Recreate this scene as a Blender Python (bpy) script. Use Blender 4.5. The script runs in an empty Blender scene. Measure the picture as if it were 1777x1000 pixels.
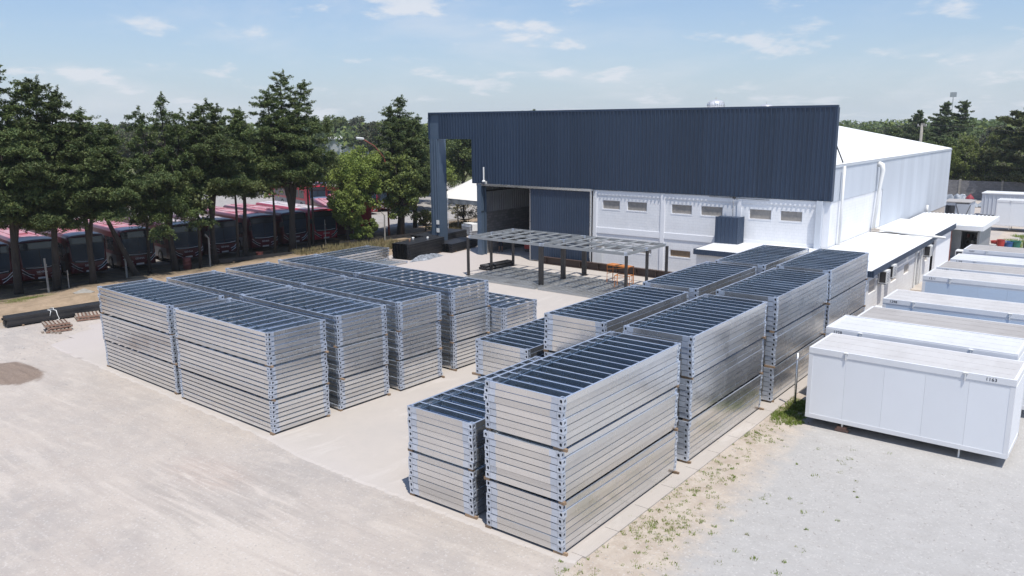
import bpy, math, random
import numpy as np
from mathutils import Vector, Matrix
R = math.radians
scene = bpy.context.scene
col = scene.collection
# ---------------------------------------------------------------- camera
F_PX, PITCH, ROLL, YAW, CAM_H = 1398.5, 0.20087, -0.006945, -0.66056, 10.655
fw = Vector((math.sin(YAW)*math.cos(PITCH), math.cos(YAW)*math.cos(PITCH), -math.sin(PITCH)))
rt = Vector((math.cos(YAW), -math.sin(YAW), 0)); up = rt.cross(fw)
r2 = rt*math.cos(ROLL)+up*math.sin(ROLL); u2 = -rt*math.sin(ROLL)+up*math.cos(ROLL)
cam = bpy.data.cameras.new('camera'); camo = bpy.data.objects.new('camera', cam); col.objects.link(camo)
camo.matrix_world = Matrix(((r2.x, u2.x, -fw.x, 0), (r2.y, u2.y, -fw.y, 0), (r2.z, u2.z, -fw.z, CAM_H), (0, 0, 0, 1)))
cam.sensor_width = 36; cam.lens = F_PX/1777*36; cam.clip_start = 0.5; cam.clip_end = 6000
scene.camera = camo
# ---------------------------------------------------------------- light
SUNV = Vector((0.325, -0.205, 0.923)).normalized()
SUN_EL = math.asin(SUNV.z); SUN_AZ = math.atan2(SUNV.x, SUNV.y)
sun = bpy.data.lights.new('sun', 'SUN'); sun.energy = 4.3; sun.angle = R(0.53); sun.color = (1.0, 0.945, 0.86)
suno = bpy.data.objects.new('sun', sun); col.objects.link(suno)
suno.rotation_euler = SUNV.to_track_quat('Z', 'Y').to_euler(); suno.location = (0, 0, 60)
scene.view_settings.view_transform = 'Standard'; scene.view_settings.look = 'None'
scene.view_settings.exposure = 0.16; scene.view_settings.gamma = 1.0
world = bpy.data.worlds.new('World'); scene.world = world; world.use_nodes = True
wt = world.node_tree; wt.nodes.clear()
def wn(t, **k):
    n = wt.nodes.new(t)
    for a, b in k.items(): setattr(n, a, b)
    return n
sky = wn('ShaderNodeTexSky'); sky.sky_type = 'NISHITA'; sky.sun_disc = False
sky.sun_elevation = SUN_EL; sky.sun_rotation = SUN_AZ; sky.air_density = 1.0; sky.dust_density = 1.2; sky.ozone_density = 1.0; sky.altitude = 20
tc = wn('ShaderNodeTexCoord')
sep = wn('ShaderNodeSeparateXYZ'); wt.links.new(tc.outputs['Generated'], sep.inputs[0])
def wm(op, a, b=None, clamp=False):
    n = wn('ShaderNodeMath', operation=op); n.use_clamp = clamp
    for i, v in enumerate((a, b)):
        if v is None: continue
        if isinstance(v, (int, float)): n.inputs[i].default_value = v
        else: wt.links.new(v, n.inputs[i])
    return n.outputs[0]
zz = wm('ADD', wm('ABSOLUTE', sep.outputs['Z']), 0.2)
cx = wm('DIVIDE', sep.outputs['X'], zz); cy = wm('DIVIDE', sep.outputs['Y'], zz)
cmb = wn('ShaderNodeCombineXYZ'); wt.links.new(cx, cmb.inputs[0]); wt.links.new(cy, cmb.inputs[1])
def cloud(scale, detail, lo, hi, off, dist=0.3, rough=0.6):
    mp = wn('ShaderNodeMapping'); wt.links.new(cmb.outputs[0], mp.inputs[0]); mp.inputs['Location'].default_value = off
    mp.inputs['Rotation'].default_value = (0, 0, -YAW)
    n = wn('ShaderNodeTexNoise'); n.inputs['Scale'].default_value = scale; n.inputs['Detail'].default_value = detail
    n.inputs['Roughness'].default_value = rough; n.inputs['Distortion'].default_value = dist
    wt.links.new(mp.outputs[0], n.inputs['Vector'])
    r = wn('ShaderNodeMapRange'); r.inputs['From Min'].default_value = lo; r.inputs['From Max'].default_value = hi; r.interpolation_type = 'SMOOTHSTEP'
    wt.links.new(n.outputs['Fac'], r.inputs['Value']); return r.outputs[0]
c1 = cloud(0.72, 9, 0.45, 0.70, (3.3, 1.2, 0), 0.35)
c2 = cloud(2.3, 11, 0.54, 0.66, (7.9, 4.1, 0), 0.12, 0.6)
cf = wm('ADD', wm('MULTIPLY', c1, 0.6), wm('MULTIPLY', c2, 0.85), clamp=True)
# a thin veil of haze near the horizon
hz = wm('POWER', wm('SUBTRACT', 1.0, wm('ABSOLUTE', sep.outputs['Z']), clamp=True), 7.0)
cf2 = wm('MULTIPLY', cf, 0.85)
skm = wn('ShaderNodeMix'); skm.data_type = 'RGBA'; skm.blend_type = 'MULTIPLY'; skm.inputs[0].default_value = 1
wt.links.new(sky.outputs[0], skm.inputs[6]); skm.inputs[7].default_value = (0.74, 0.99, 1.28, 1)
mx = wn('ShaderNodeMix'); mx.data_type = 'RGBA'; wt.links.new(wm('MULTIPLY', hz, 0.8), mx.inputs[0])
wt.links.new(skm.outputs[2], mx.inputs[6]); mx.inputs[7].default_value = (6.2, 6.8, 7.6, 1)
mx2 = wn('ShaderNodeMix'); mx2.data_type = 'RGBA'; wt.links.new(cf2, mx2.inputs[0])
wt.links.new(mx.outputs[2], mx2.inputs[6]); mx2.inputs[7].default_value = (7.0, 7.25, 7.8, 1)
bg = wn('ShaderNodeBackground'); bg.inputs['Strength'].default_value = 0.1
wt.links.new(mx2.outputs[2], bg.inputs['Color'])
wo = wn('ShaderNodeOutputWorld'); wt.links.new(bg.outputs[0], wo.inputs['Surface'])
scene.cycles.max_bounces = 6; scene.cycles.diffuse_bounces = 3; scene.cycles.glossy_bounces = 3
scene.cycles.transmission_bounces = 3; scene.cycles.transparent_max_bounces = 6; scene.cycles.volume_bounces = 1
scene.cycles.caustics_reflective = False; scene.cycles.caustics_refractive = False

# ---------------------------------------------------------------- materials
class NT:
    def __init__(s, name):
        s.m = bpy.data.materials.new(name); s.m.use_nodes = True; s.t = s.m.node_tree; s.t.nodes.clear()
        s.out = s.n('ShaderNodeOutputMaterial'); s.b = s.n('ShaderNodeBsdfPrincipled')
        s.l(s.b.outputs[0], s.out.inputs['Surface']); s.geo = s.n('ShaderNodeNewGeometry')
        s.pos = s.geo.outputs['Position']
    def n(s, t, **k):
        n = s.t.nodes.new(t)
        for a, b in k.items(): setattr(n, a, b)
        return n
    def l(s, a, b): s.t.links.new(a, b)
    def setin(s, inp, v):
        if isinstance(v, (int, float)): inp.default_value = v
        elif isinstance(v, (tuple, list)): inp.default_value = tuple(v)+((1,) if len(v) == 3 and len(inp.default_value) == 4 else ())
        else: s.l(v, inp)
    def noise(s, scale, detail=4, rough=0.55, vec=None, dist=0.0, stretch=None):
        v = vec or s.pos
        if stretch:
            mp = s.n('ShaderNodeMapping'); s.l(v, mp.inputs[0]); mp.inputs['Scale'].default_value = stretch; v = mp.outputs[0]
        n = s.n('ShaderNodeTexNoise'); n.inputs['Scale'].default_value = scale; n.inputs['Detail'].default_value = detail
        n.inputs['Roughness'].default_value = rough; n.inputs['Distortion'].default_value = dist; s.l(v, n.inputs['Vector'])
        return n.outputs['Fac']
    def rng(s, v, a, b, c=0.0, d=1.0, smooth=False):
        r = s.n('ShaderNodeMapRange'); s.l(v, r.inputs['Value'])
        if smooth: r.interpolation_type = 'SMOOTHSTEP'
        for k, x in zip(('From Min', 'From Max', 'To Min', 'To Max'), (a, b, c, d)): r.inputs[k].default_value = x
        return r.outputs[0]
    def mix(s, f, a, b, mode='MIX'):
        m = s.n('ShaderNodeMix'); m.data_type = 'RGBA'; m.blend_type = mode
        s.setin(m.inputs[0], f); s.setin(m.inputs[6], a); s.setin(m.inputs[7], b); return m.outputs[2]
    def math(s, op, a, b=0.0, clamp=False):
        m = s.n('ShaderNodeMath', operation=op); m.use_clamp = clamp
        s.setin(m.inputs[0], a); s.setin(m.inputs[1], b); return m.outputs[0]
    def bump(s, h, strength=0.3, dist=0.02):
        b = s.n('ShaderNodeBump'); b.inputs['Strength'].default_value = strength; b.inputs['Distance'].default_value = dist
        s.l(h, b.inputs['Height']); s.l(b.outputs[0], s.b.inputs['Normal'])
    def xyz(s):
        x = s.n('ShaderNodeSeparateXYZ'); s.l(s.pos, x.inputs[0]); return x.outputs
    def set(s, color=None, rough=None, metal=None, spec=None):
        if color is not None: s.setin(s.b.inputs['Base Color'], color)
        if rough is not None: s.setin(s.b.inputs['Roughness'], rough)
        if metal is not None: s.setin(s.b.inputs['Metallic'], metal)
        if spec is not None: s.setin(s.b.inputs['Specular IOR Level'], spec)
        return s.m
def simple(name, c1, c2=None, scale=2.0, rough=0.6, metal=0.0, bump=0.0, stretch=None, spec=None, rvar=0.0, bscale=30, objvar=0.0):
    t = NT(name); c2 = c2 or tuple(x*0.8 for x in c1)
    n = t.noise(scale, 6, 0.6, stretch=stretch)
    c = t.mix(t.rng(n, 0.3, 0.7), c1, c2)
    if objvar:
        oi = t.n('ShaderNodeObjectInfo'); v = t.rng(oi.outputs['Random'], 0, 1, 1-objvar, 1+objvar*0.4)
        cb = t.n('ShaderNodeCombineColor'); [t.l(v, cb.inputs[i]) for i in range(3)]
        c = t.mix(1.0, c, cb.outputs[0], 'MULTIPLY')
    r = rough if not rvar else t.rng(n, 0.3, 0.7, rough-rvar, rough+rvar)
    t.set(c, r, metal, spec)
    if bump: t.bump(t.noise(bscale, 4), bump, 0.01)
    return t.m
M = {}
def galv(name, c1, c2, r0, r1):
    t = NT(name)
    oi = t.n('ShaderNodeObjectInfo')
    big = t.noise(0.9, 4, 0.6); fine = t.noise(9, 5, 0.7); 
    vor = t.n('ShaderNodeTexVoronoi'); vor.inputs['Scale'].default_value = 28; t.l(t.pos, vor.inputs['Vector'])
    f = t.math('ADD', t.math('MULTIPLY', big, 0.5), t.math('ADD', t.math('MULTIPLY', fine, 0.3), t.math('MULTIPLY', vor.outputs['Distance'], 0.16)))
    c = t.mix(t.rng(f, 0.4, 0.75), c1, c2)
    v = t.rng(oi.outputs['Random'], 0, 1, 0.86, 1.05)
    cb = t.n('ShaderNodeCombineColor'); [t.l(v, cb.inputs[i]) for i in range(3)]
    c = t.mix(1.0, c, cb.outputs[0], 'MULTIPLY')
    t.set(c, t.rng(big, 0.35, 0.65, r0, r1), 0.9)
    t.bump(t.noise(1.1, 2, 0.5), 0.05, 0.02)
    return t.m
M['galv'] = galv('galvanised_steel', (0.76, 0.765, 0.77), (0.66, 0.67, 0.69), 0.2, 0.34)
M['galv_joist'] = galv('cold_zinc_joist', (0.42, 0.52, 0.61), (0.33, 0.42, 0.51), 0.2, 0.32)  # blue of the reflected sky put into the colour of joists and tie bars
M['galv_block'] = galv('galvanised_casting', (0.70, 0.76, 0.86), (0.58, 0.64, 0.74), 0.5, 0.62)
M['dark_hole'] = simple('dark_hollow', (0.02, 0.02, 0.025), rough=0.9)
M['navy'] = simple('navy_coated_steel', (0.038, 0.060, 0.102), (0.033, 0.053, 0.093), 1.2, 0.36, 0.0, stretch=(1, 1, 0.15), objvar=0.12)
M['navy_trim'] = simple('navy_trim', (0.03, 0.05, 0.095), (0.026, 0.045, 0.085), 1.5, 0.4)
M['navy_light'] = simple('dusty_navy_steel', (0.10, 0.14, 0.20), (0.08, 0.12, 0.175), 1.5, 0.45, 0.2)
M['roof_white'] = simple('white_roof_sheet', (0.80, 0.81, 0.82), (0.72, 0.73, 0.74), 0.5, 0.45, stretch=(1, 0.3, 1))
M['clad_pale'] = simple('pale_zinc_sheet', (0.66, 0.70, 0.76), (0.60, 0.64, 0.70), 0.6, 0.4, 0.3, stretch=(1, 1, 0.3), objvar=0.06)
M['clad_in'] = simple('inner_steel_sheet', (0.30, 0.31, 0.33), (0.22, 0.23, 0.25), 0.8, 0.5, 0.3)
M['plastic_white'] = simple('white_plastic', (0.78, 0.78, 0.77), (0.72, 0.72, 0.70), 3, 0.4)
M['dark_steel'] = simple('dark_steel', (0.055, 0.052, 0.052), (0.035, 0.034, 0.036), 3, 0.5, 0.3)
M['black_steel'] = simple('black_steel', (0.022, 0.023, 0.027), (0.034, 0.034, 0.037), 2.2, 0.5, 0.3, objvar=0.3)
M['grey_steel'] = simple('grey_primed_steel', (0.36, 0.38, 0.395), (0.28, 0.30, 0.315), 2, 0.5, 0.35)
M['frame_grey'] = galv('weathered_zinc', (0.58, 0.60, 0.61), (0.44, 0.46, 0.48), 0.45, 0.65)
M['brown_steel'] = simple('brown_primed_steel', (0.075, 0.045, 0.035), (0.05, 0.032, 0.028), 2, 0.6)
M['orange'] = simple('orange_paint', (0.62, 0.22, 0.04), (0.5, 0.18, 0.05), 5, 0.5)
M['wood'] = simple('raw_timber', (0.36, 0.25, 0.16), (0.22, 0.15, 0.10), 6, 0.8, stretch=(1, 1, 4), objvar=0.35)
M['wood_grey'] = simple('weathered_pallet_wood', (0.42, 0.36, 0.30), (0.28, 0.23, 0.19), 8, 0.85, objvar=0.3)
M['wood_red'] = simple('reddish_block_wood', (0.32, 0.19, 0.14), (0.22, 0.13, 0.10), 8, 0.85)
M['bark'] = simple('bark', (0.06, 0.047, 0.038), (0.032, 0.026, 0.022), 5, 0.9, bump=0.6, stretch=(1, 1, 0.25))
M['post'] = simple('concrete_post', (0.33, 0.31, 0.28), (0.22, 0.21, 0.19), 4, 0.9)
M['paint_white'] = simple('white_painted_steel', (0.76, 0.77, 0.79), (0.70, 0.71, 0.74), 1.2, 0.38)
M['panel_white'] = simple('white_sandwich_panel', (0.80, 0.82, 0.855), (0.775, 0.795, 0.83), 0.8, 0.42, objvar=0.03)
M['panel_blue'] = simple('bluish_sandwich_panel', (0.52, 0.62, 0.75), (0.49, 0.585, 0.71), 0.8, 0.42, objvar=0.04)
def dirty(name, c, d, lo=0.42, hi=0.7, sc=0.9):
    t = NT(name); a = t.noise(sc, 8, 0.7, stretch=(1, 0.5, 1)); b = t.noise(14, 5, 0.7)
    f = t.math('ADD', t.math('MULTIPLY', a, 0.75), t.math('MULTIPLY', b, 0.25))
    t.set(t.mix(t.rng(f, lo, hi), c, d), 0.6); return t.m
M['top_dusty'] = dirty('dusty_white_roof', (0.53, 0.52, 0.515), (0.44, 0.425, 0.415))
M['top_clean'] = dirty('clean_white_roof', (0.60, 0.61, 0.61), (0.52, 0.52, 0.52), 0.45, 0.75)
M['top_beige'] = dirty('beige_dusty_roof', (0.40, 0.38, 0.365), (0.32, 0.30, 0.285))
M['ink'] = simple('black_lettering', (0.03, 0.03, 0.035), rough=0.6)
M['canvas'] = simple('white_canvas', (0.74, 0.72, 0.68), (0.66, 0.64, 0.60), 0.7, 0.8)
M['canvas_grey'] = simple('grey_canvas_edge', (0.22, 0.25, 0.29), (0.18, 0.21, 0.25), 1, 0.8)
M['glass'] = simple('dark_glass', (0.02, 0.026, 0.032), (0.03, 0.035, 0.04), 1, 0.08, spec=0.6)
M['glass_blue'] = simple('bluish_glass', (0.03, 0.045, 0.065), (0.02, 0.03, 0.045), 1, 0.22, spec=0.22)
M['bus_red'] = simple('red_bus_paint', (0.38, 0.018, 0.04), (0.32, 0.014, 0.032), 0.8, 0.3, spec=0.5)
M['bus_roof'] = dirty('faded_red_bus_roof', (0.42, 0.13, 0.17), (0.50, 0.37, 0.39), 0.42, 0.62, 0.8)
M['bus_dark'] = simple('dark_maroon_bus_paint', (0.10, 0.008, 0.014), (0.07, 0.006, 0.01), 0.8, 0.3, spec=0.5)  # red bus paint made darker, the tree shade put into its colour
M['bus_mask'] = simple('dark_front_mask', (0.012, 0.013, 0.018), (0.016, 0.016, 0.02), 1, 0.18)
M['bus_roof_white'] = dirty('white_bus_roof', (0.54, 0.50, 0.52), (0.45, 0.24, 0.28), 0.5, 0.68, 0.7)
M['bus_blue'] = simple('dark_blue_bus_visor', (0.045, 0.055, 0.11), (0.06, 0.07, 0.13), 1, 0.35)
M['bus_grey'] = simple('grey_bus_panel', (0.20, 0.20, 0.22), (0.16, 0.16, 0.18), 1, 0.4)
M['rubber'] = simple('tyre_rubber', (0.02, 0.02, 0.02), rough=0.85)
M['chrome'] = simple('pale_trim', (0.7, 0.7, 0.72), rough=0.3, metal=0.4)
M['lamp_white'] = simple('white_lettering', (0.75, 0.75, 0.75), rough=0.5)
M['red_bag'] = simple('dull_red_sack', (0.26, 0.03, 0.045), rough=0.7)
M['red_plastic'] = simple('red_plastic', (0.48, 0.045, 0.04), rough=0.45)
M['blue_plastic'] = simple('blue_plastic', (0.05, 0.14, 0.36), rough=0.45)
M['green_plastic'] = simple('green_plastic', (0.03, 0.18, 0.13), rough=0.45)
M['rust_red'] = simple('rusty_barrel_paint', (0.24, 0.06, 0.045), (0.14, 0.04, 0.03), 4, 0.7)
M['tarp'] = simple('silver_tarpaulin', (0.40, 0.43, 0.47), (0.10, 0.11, 0.13), 5, 0.4, bump=0.5, bscale=5)
M['tarp_dark'] = simple('dark_blue_tarpaulin', (0.14, 0.17, 0.21), (0.36, 0.39, 0.43), 1.2, 0.4, bump=0.6, bscale=3)
M['skin'] = simple('skin', (0.35, 0.2, 0.14), rough=0.6)
M['shirt'] = simple('grey_shirt', (0.38, 0.40, 0.43), rough=0.85)
M['shorts'] = simple('dark_navy_shorts', (0.02, 0.024, 0.04), rough=0.85)
M['hair'] = simple('dark_hair', (0.02, 0.015, 0.012), rough=0.8)
def blockwall(name, c1, c2, bw, bh, strength, axis='XZ', mortar=0.012):
    t = NT(name); p = t.xyz(); cb = t.n('ShaderNodeCombineXYZ')
    s = t.math('ADD', p['X'], p['Y']); t.l(s, cb.inputs[0]); t.l(p['Z'], cb.inputs[1])
    br = t.n('ShaderNodeTexBrick'); t.l(cb.outputs[0], br.inputs['Vector'])
    br.inputs['Scale'].default_value = 1; br.inputs['Brick Width'].default_value = bw; br.inputs['Row Height'].default_value = bh
    br.inputs['Mortar Size'].default_value = mortar; br.inputs['Mortar Smooth'].default_value = 0.3
    br.inputs['Color1'].default_value = c1+(1,); br.inputs['Color2'].default_value = c2+(1,); br.inputs['Mortar'].default_value = tuple(x*0.93 for x in c2)+(1,)
    n = t.noise(0.5, 7, 0.65); n2 = t.noise(3, 5, 0.6, stretch=(1, 1, 0.25))
    d = t.rng(t.math('ADD', t.math('MULTIPLY', n, 0.6), t.math('MULTIPLY', n2, 0.4)), 0.35, 0.7, 1.0, 0.86)
    c3 = t.n('ShaderNodeCombineColor'); [t.l(d, c3.inputs[i]) for i in range(3)]
    t.set(t.mix(1.0, br.outputs['Color'], c3.outputs[0], 'MULTIPLY'), 0.75)
    inv = t.math('SUBTRACT', 1.0, br.outputs['Fac']); t.bump(inv, strength, 0.01); return t.m
M['brick_white'] = blockwall('white_painted_brick', (0.86, 0.865, 0.885), (0.835, 0.845, 0.87), 0.28, 0.2, 0.3)
M['brick_annex'] = blockwall('white_annex_brick', (0.80, 0.795, 0.79), (0.77, 0.76, 0.755), 0.28, 0.2, 0.4)
M['block_grey'] = blockwall('grey_concrete_block', (0.22, 0.215, 0.22), (0.15, 0.15, 0.155), 0.42, 0.21, 0.8, mortar=0.02)
M['plaster'] = simple('white_plaster', (0.82, 0.83, 0.86), (0.79, 0.80, 0.83), 1.2, 0.75)
M['plaster_beige'] = simple('beige_render', (0.50, 0.44, 0.38), (0.42, 0.38, 0.34), 1.2, 0.8)
M['hatch'] = simple('translucent_window_panel', (0.36, 0.33, 0.30), (0.25, 0.235, 0.22), 4, 0.5, objvar=0.15)
M['hatch_brown'] = simple('brown_boarded_panel', (0.30, 0.20, 0.12), (0.2, 0.14, 0.09), 5, 0.7)

def foliage(name, a, b, c=None, tr=0.25):
    t = NT(name); oi = t.n('ShaderNodeObjectInfo')
    n = t.noise(0.8, 3, 0.6); n2 = t.noise(5, 2, 0.5)
    col_ = t.mix(t.rng(n, 0.35, 0.65), a, b)
    if c: col_ = t.mix(t.rng(n2, 0.5, 0.75), col_, c)
    v = t.rng(oi.outputs['Random'], 0, 1, 0.75, 1.2); cb = t.n('ShaderNodeCombineColor'); [t.l(v, cb.inputs[i]) for i in range(3)]
    col_ = t.mix(1.0, col_, cb.outputs[0], 'MULTIPLY')
    t.set(col_, 0.6, 0, 0.25)
    tb = t.n('ShaderNodeBsdfTranslucent'); t.l(col_, tb.inputs['Color'])
    ms = t.n('ShaderNodeMixShader'); ms.inputs[0].default_value = tr
    t.l(t.b.outputs[0], ms.inputs[1]); t.l(tb.outputs[0], ms.inputs[2]); t.l(ms.outputs[0], t.out.inputs['Surface'])
    return t.m
M['conifer'] = foliage('conifer_foliage', (0.058, 0.094, 0.034), (0.09, 0.125, 0.04), (0.15, 0.175, 0.05), 0.16)
M['conifer_olive'] = foliage('olive_conifer_foliage', (0.09, 0.12, 0.045), (0.13, 0.155, 0.055), (0.16, 0.17, 0.06), 0.18)
M['leaf_light'] = foliage('light_leaves', (0.17, 0.23, 0.05), (0.24, 0.29, 0.07), (0.12, 0.16, 0.045), 0.35)
M['leaf_mid'] = foliage('mid_leaves', (0.14, 0.185, 0.05), (0.20, 0.235, 0.06), (0.11, 0.14, 0.045), 0.3)
M['leaf_dark'] = foliage('dark_leaves', (0.075, 0.115, 0.05), (0.115, 0.155, 0.06), (0.13, 0.17, 0.06), 0.25)
M['leaf_dull'] = foliage('dull_leaves', (0.10, 0.10, 0.07), (0.14, 0.14, 0.09), (0.08, 0.09, 0.06), 0.25)
M['grass'] = foliage('grass_blades', (0.14, 0.21, 0.03), (0.20, 0.26, 0.05), (0.30, 0.27, 0.13), 0.3)
M['dry_grass'] = foliage('dry_grass_blades', (0.34, 0.27, 0.15), (0.26, 0.22, 0.11), (0.18, 0.2, 0.08), 0.3)
M['stone'] = simple('pale_gravel_stone', (0.50, 0.48, 0.46), (0.30, 0.28, 0.27), 9, 0.85)

# ---------------------------------------------------------------- mesh helpers
class MB:
    def __init__(s): s.v = []; s.f = []; s.mi = []
    def add(s, vs, fs, mi=0):
        o = len(s.v); s.v += [tuple(v) for v in vs]; s.f += [tuple(i+o for i in f) for f in fs]; s.mi += [mi]*len(fs); return s
    def box(s, x0, x1, y0, y1, z0, z1, mi=0):
        vs = [(x, y, z) for z in (z0, z1) for y in (y0, y1) for x in (x0, x1)]
        return s.add(vs, [(0, 2, 3, 1), (4, 5, 7, 6), (0, 1, 5, 4), (2, 6, 7, 3), (0, 4, 6, 2), (1, 3, 7, 5)], mi)
    def bar(s, a, b, w, h=None, mi=0, upv=(0, 0, 1)):
        a = Vector(a); b = Vector(b); d = (b-a).normalized(); h = h or w
        u = Vector(upv)
        if abs(d.dot(u)) > 0.99: u = Vector((1, 0, 0))
        sx = d.cross(u).normalized()*w/2; sy = sx.cross(d).normalized()*h/2
        vs = [p+q for p in (a, b) for q in (-sx-sy, sx-sy, sx+sy, -sx+sy)]
        return s.add(vs, [(0, 3, 2, 1), (4, 5, 6, 7), (0, 1, 5, 4), (1, 2, 6, 5), (2, 3, 7, 6), (3, 0, 4, 7)], mi)
    def tube(s, pts, rad, n=8, mi=0, cap=True):
        pts = [Vector(p) for p in pts]
        rs = rad if isinstance(rad, (list, tuple)) else [rad]*len(pts)
        o = len(s.v); ref = Vector((0.123, 0.31, 0.9)).normalized()
        for i, p in enumerate(pts):
            d = (pts[min(i+1, len(pts)-1)]-pts[max(i-1, 0)]).normalized()
            a = d.cross(ref).normalized() if abs(d.dot(ref)) < 0.98 else d.cross(Vector((1, 0, 0))).normalized()
            b = d.cross(a)
            for k in range(n):
                t = 2*math.pi*k/n; s.v.append(tuple(p+(a*math.cos(t)+b*math.sin(t))*rs[i]))
        for i in range(len(pts)-1):
            for k in range(n):
                k2 = (k+1) % n; s.f.append((o+i*n+k, o+i*n+k2, o+(i+1)*n+k2, o+(i+1)*n+k)); s.mi.append(mi)
        if cap:
            s.f.append(tuple(o+k for k in range(n))[::-1]); s.mi.append(mi)
            s.f.append(tuple(o+(len(pts)-1)*n+k for k in range(n))); s.mi.append(mi)
        return s
    def lathe(s, prof, n=16, c=(0, 0), mi=0):
        o = len(s.v)
        for r, z in prof:
            for k in range(n):
                t = 2*math.pi*k/n; s.v.append((c[0]+r*math.cos(t), c[1]+r*math.sin(t), z))
        for i in range(len(prof)-1):
            for k in range(n):
                k2 = (k+1) % n; s.f.append((o+i*n+k, o+i*n+k2, o+(i+1)*n+k2, o+(i+1)*n+k)); s.mi.append(mi)
        s.f.append(tuple(o+k for k in range(n))[::-1]); s.mi.append(mi)
        s.f.append(tuple(o+(len(prof)-1)*n+k for k in range(n))); s.mi.append(mi)
        return s
    def prism(s, poly, axis, a, b, mi=0):
        # poly: list of 2D points; axis 'x','y','z' extrusion
        def P(p, t): return {'x': (t, p[0], p[1]), 'y': (p[0], t, p[1]), 'z': (p[0], p[1], t)}[axis]
        n = len(poly); vs = [P(p, a) for p in poly]+[P(p, b) for p in poly]
        fs = [tuple(range(n))[::-1], tuple(range(n, 2*n))]+[(i, (i+1) % n, n+(i+1) % n, n+i) for i in range(n)]
        return s.add(vs, fs, mi)
    def mesh(s, name, mats, smooth=False):
        me = bpy.data.meshes.new(name); me.from_pydata(s.v, [], s.f)
        for m in (mats if isinstance(mats, (list, tuple)) else [mats]): me.materials.append(M[m] if isinstance(m, str) else m)
        if any(s.mi): me.polygons.foreach_set('material_index', s.mi)
        if smooth: me.polygons.foreach_set('use_smooth', [True]*len(me.polygons))
        me.update(); return me
    def build(s, name, mats, parent=None, loc=None, smooth=False, **k):
        return part(name, s.mesh(name, mats, smooth), parent, loc, **k)
def fix_normals(me):
    import bmesh
    bm = bmesh.new(); bm.from_mesh(me); bmesh.ops.recalc_face_normals(bm, faces=bm.faces); bm.to_mesh(me); bm.free(); return me
def part(name, me, parent=None, loc=None, rz=0, label=None, cat=None, group=None, kind=None, rot=None):
    o = bpy.data.objects.new(name, me); col.objects.link(o)
    if parent: o.parent = parent
    if loc is not None: o.location = loc
    if rz: o.rotation_euler = (0, 0, rz)
    if rot: o.rotation_euler = rot
    for k_, v in (('label', label), ('category', cat), ('group', group), ('kind', kind)):
        if v: o[k_] = v
    return o
def thing(name, label, cat, loc=(0, 0, 0), rz=0, group=None, rot=None):
    return part(name, None, None, loc, rz, label, cat, group, rot=rot)
def copy_tree(root, loc=None, rz=None, label=None, group=None, rot=None, scale=None):
    c = root.copy(); col.objects.link(c)
    if loc is not None: c.location = loc
    if rot is not None: c.rotation_euler = rot
    elif rz is not None: c.rotation_euler = (0, 0, rz)
    if scale is not None: c.scale = scale
    if label: c['label'] = label
    if group: c['group'] = group
    def rec(src, dst):
        for ch in list(src.children):
            d = ch.copy(); col.objects.link(d); d.parent = dst; rec(ch, d)
    rec(root, c); return c
def text_mesh(name, cu, parent, loc, rot):
    o = bpy.data.objects.new('tmp_text', cu); col.objects.link(o)
    me = bpy.data.meshes.new_from_object(o.evaluated_get(bpy.context.evaluated_depsgraph_get())); bpy.data.objects.remove(o)
    me.name = name; return part(name, me, parent, loc, rot=rot)
ORD = ['top', 'second', 'third', 'fourth', 'fifth', 'sixth', 'seventh', 'eighth', 'ninth', 'tenth', 'eleventh', 'twelfth', 'thirteenth', 'fourteenth', 'fifteenth']

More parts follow.
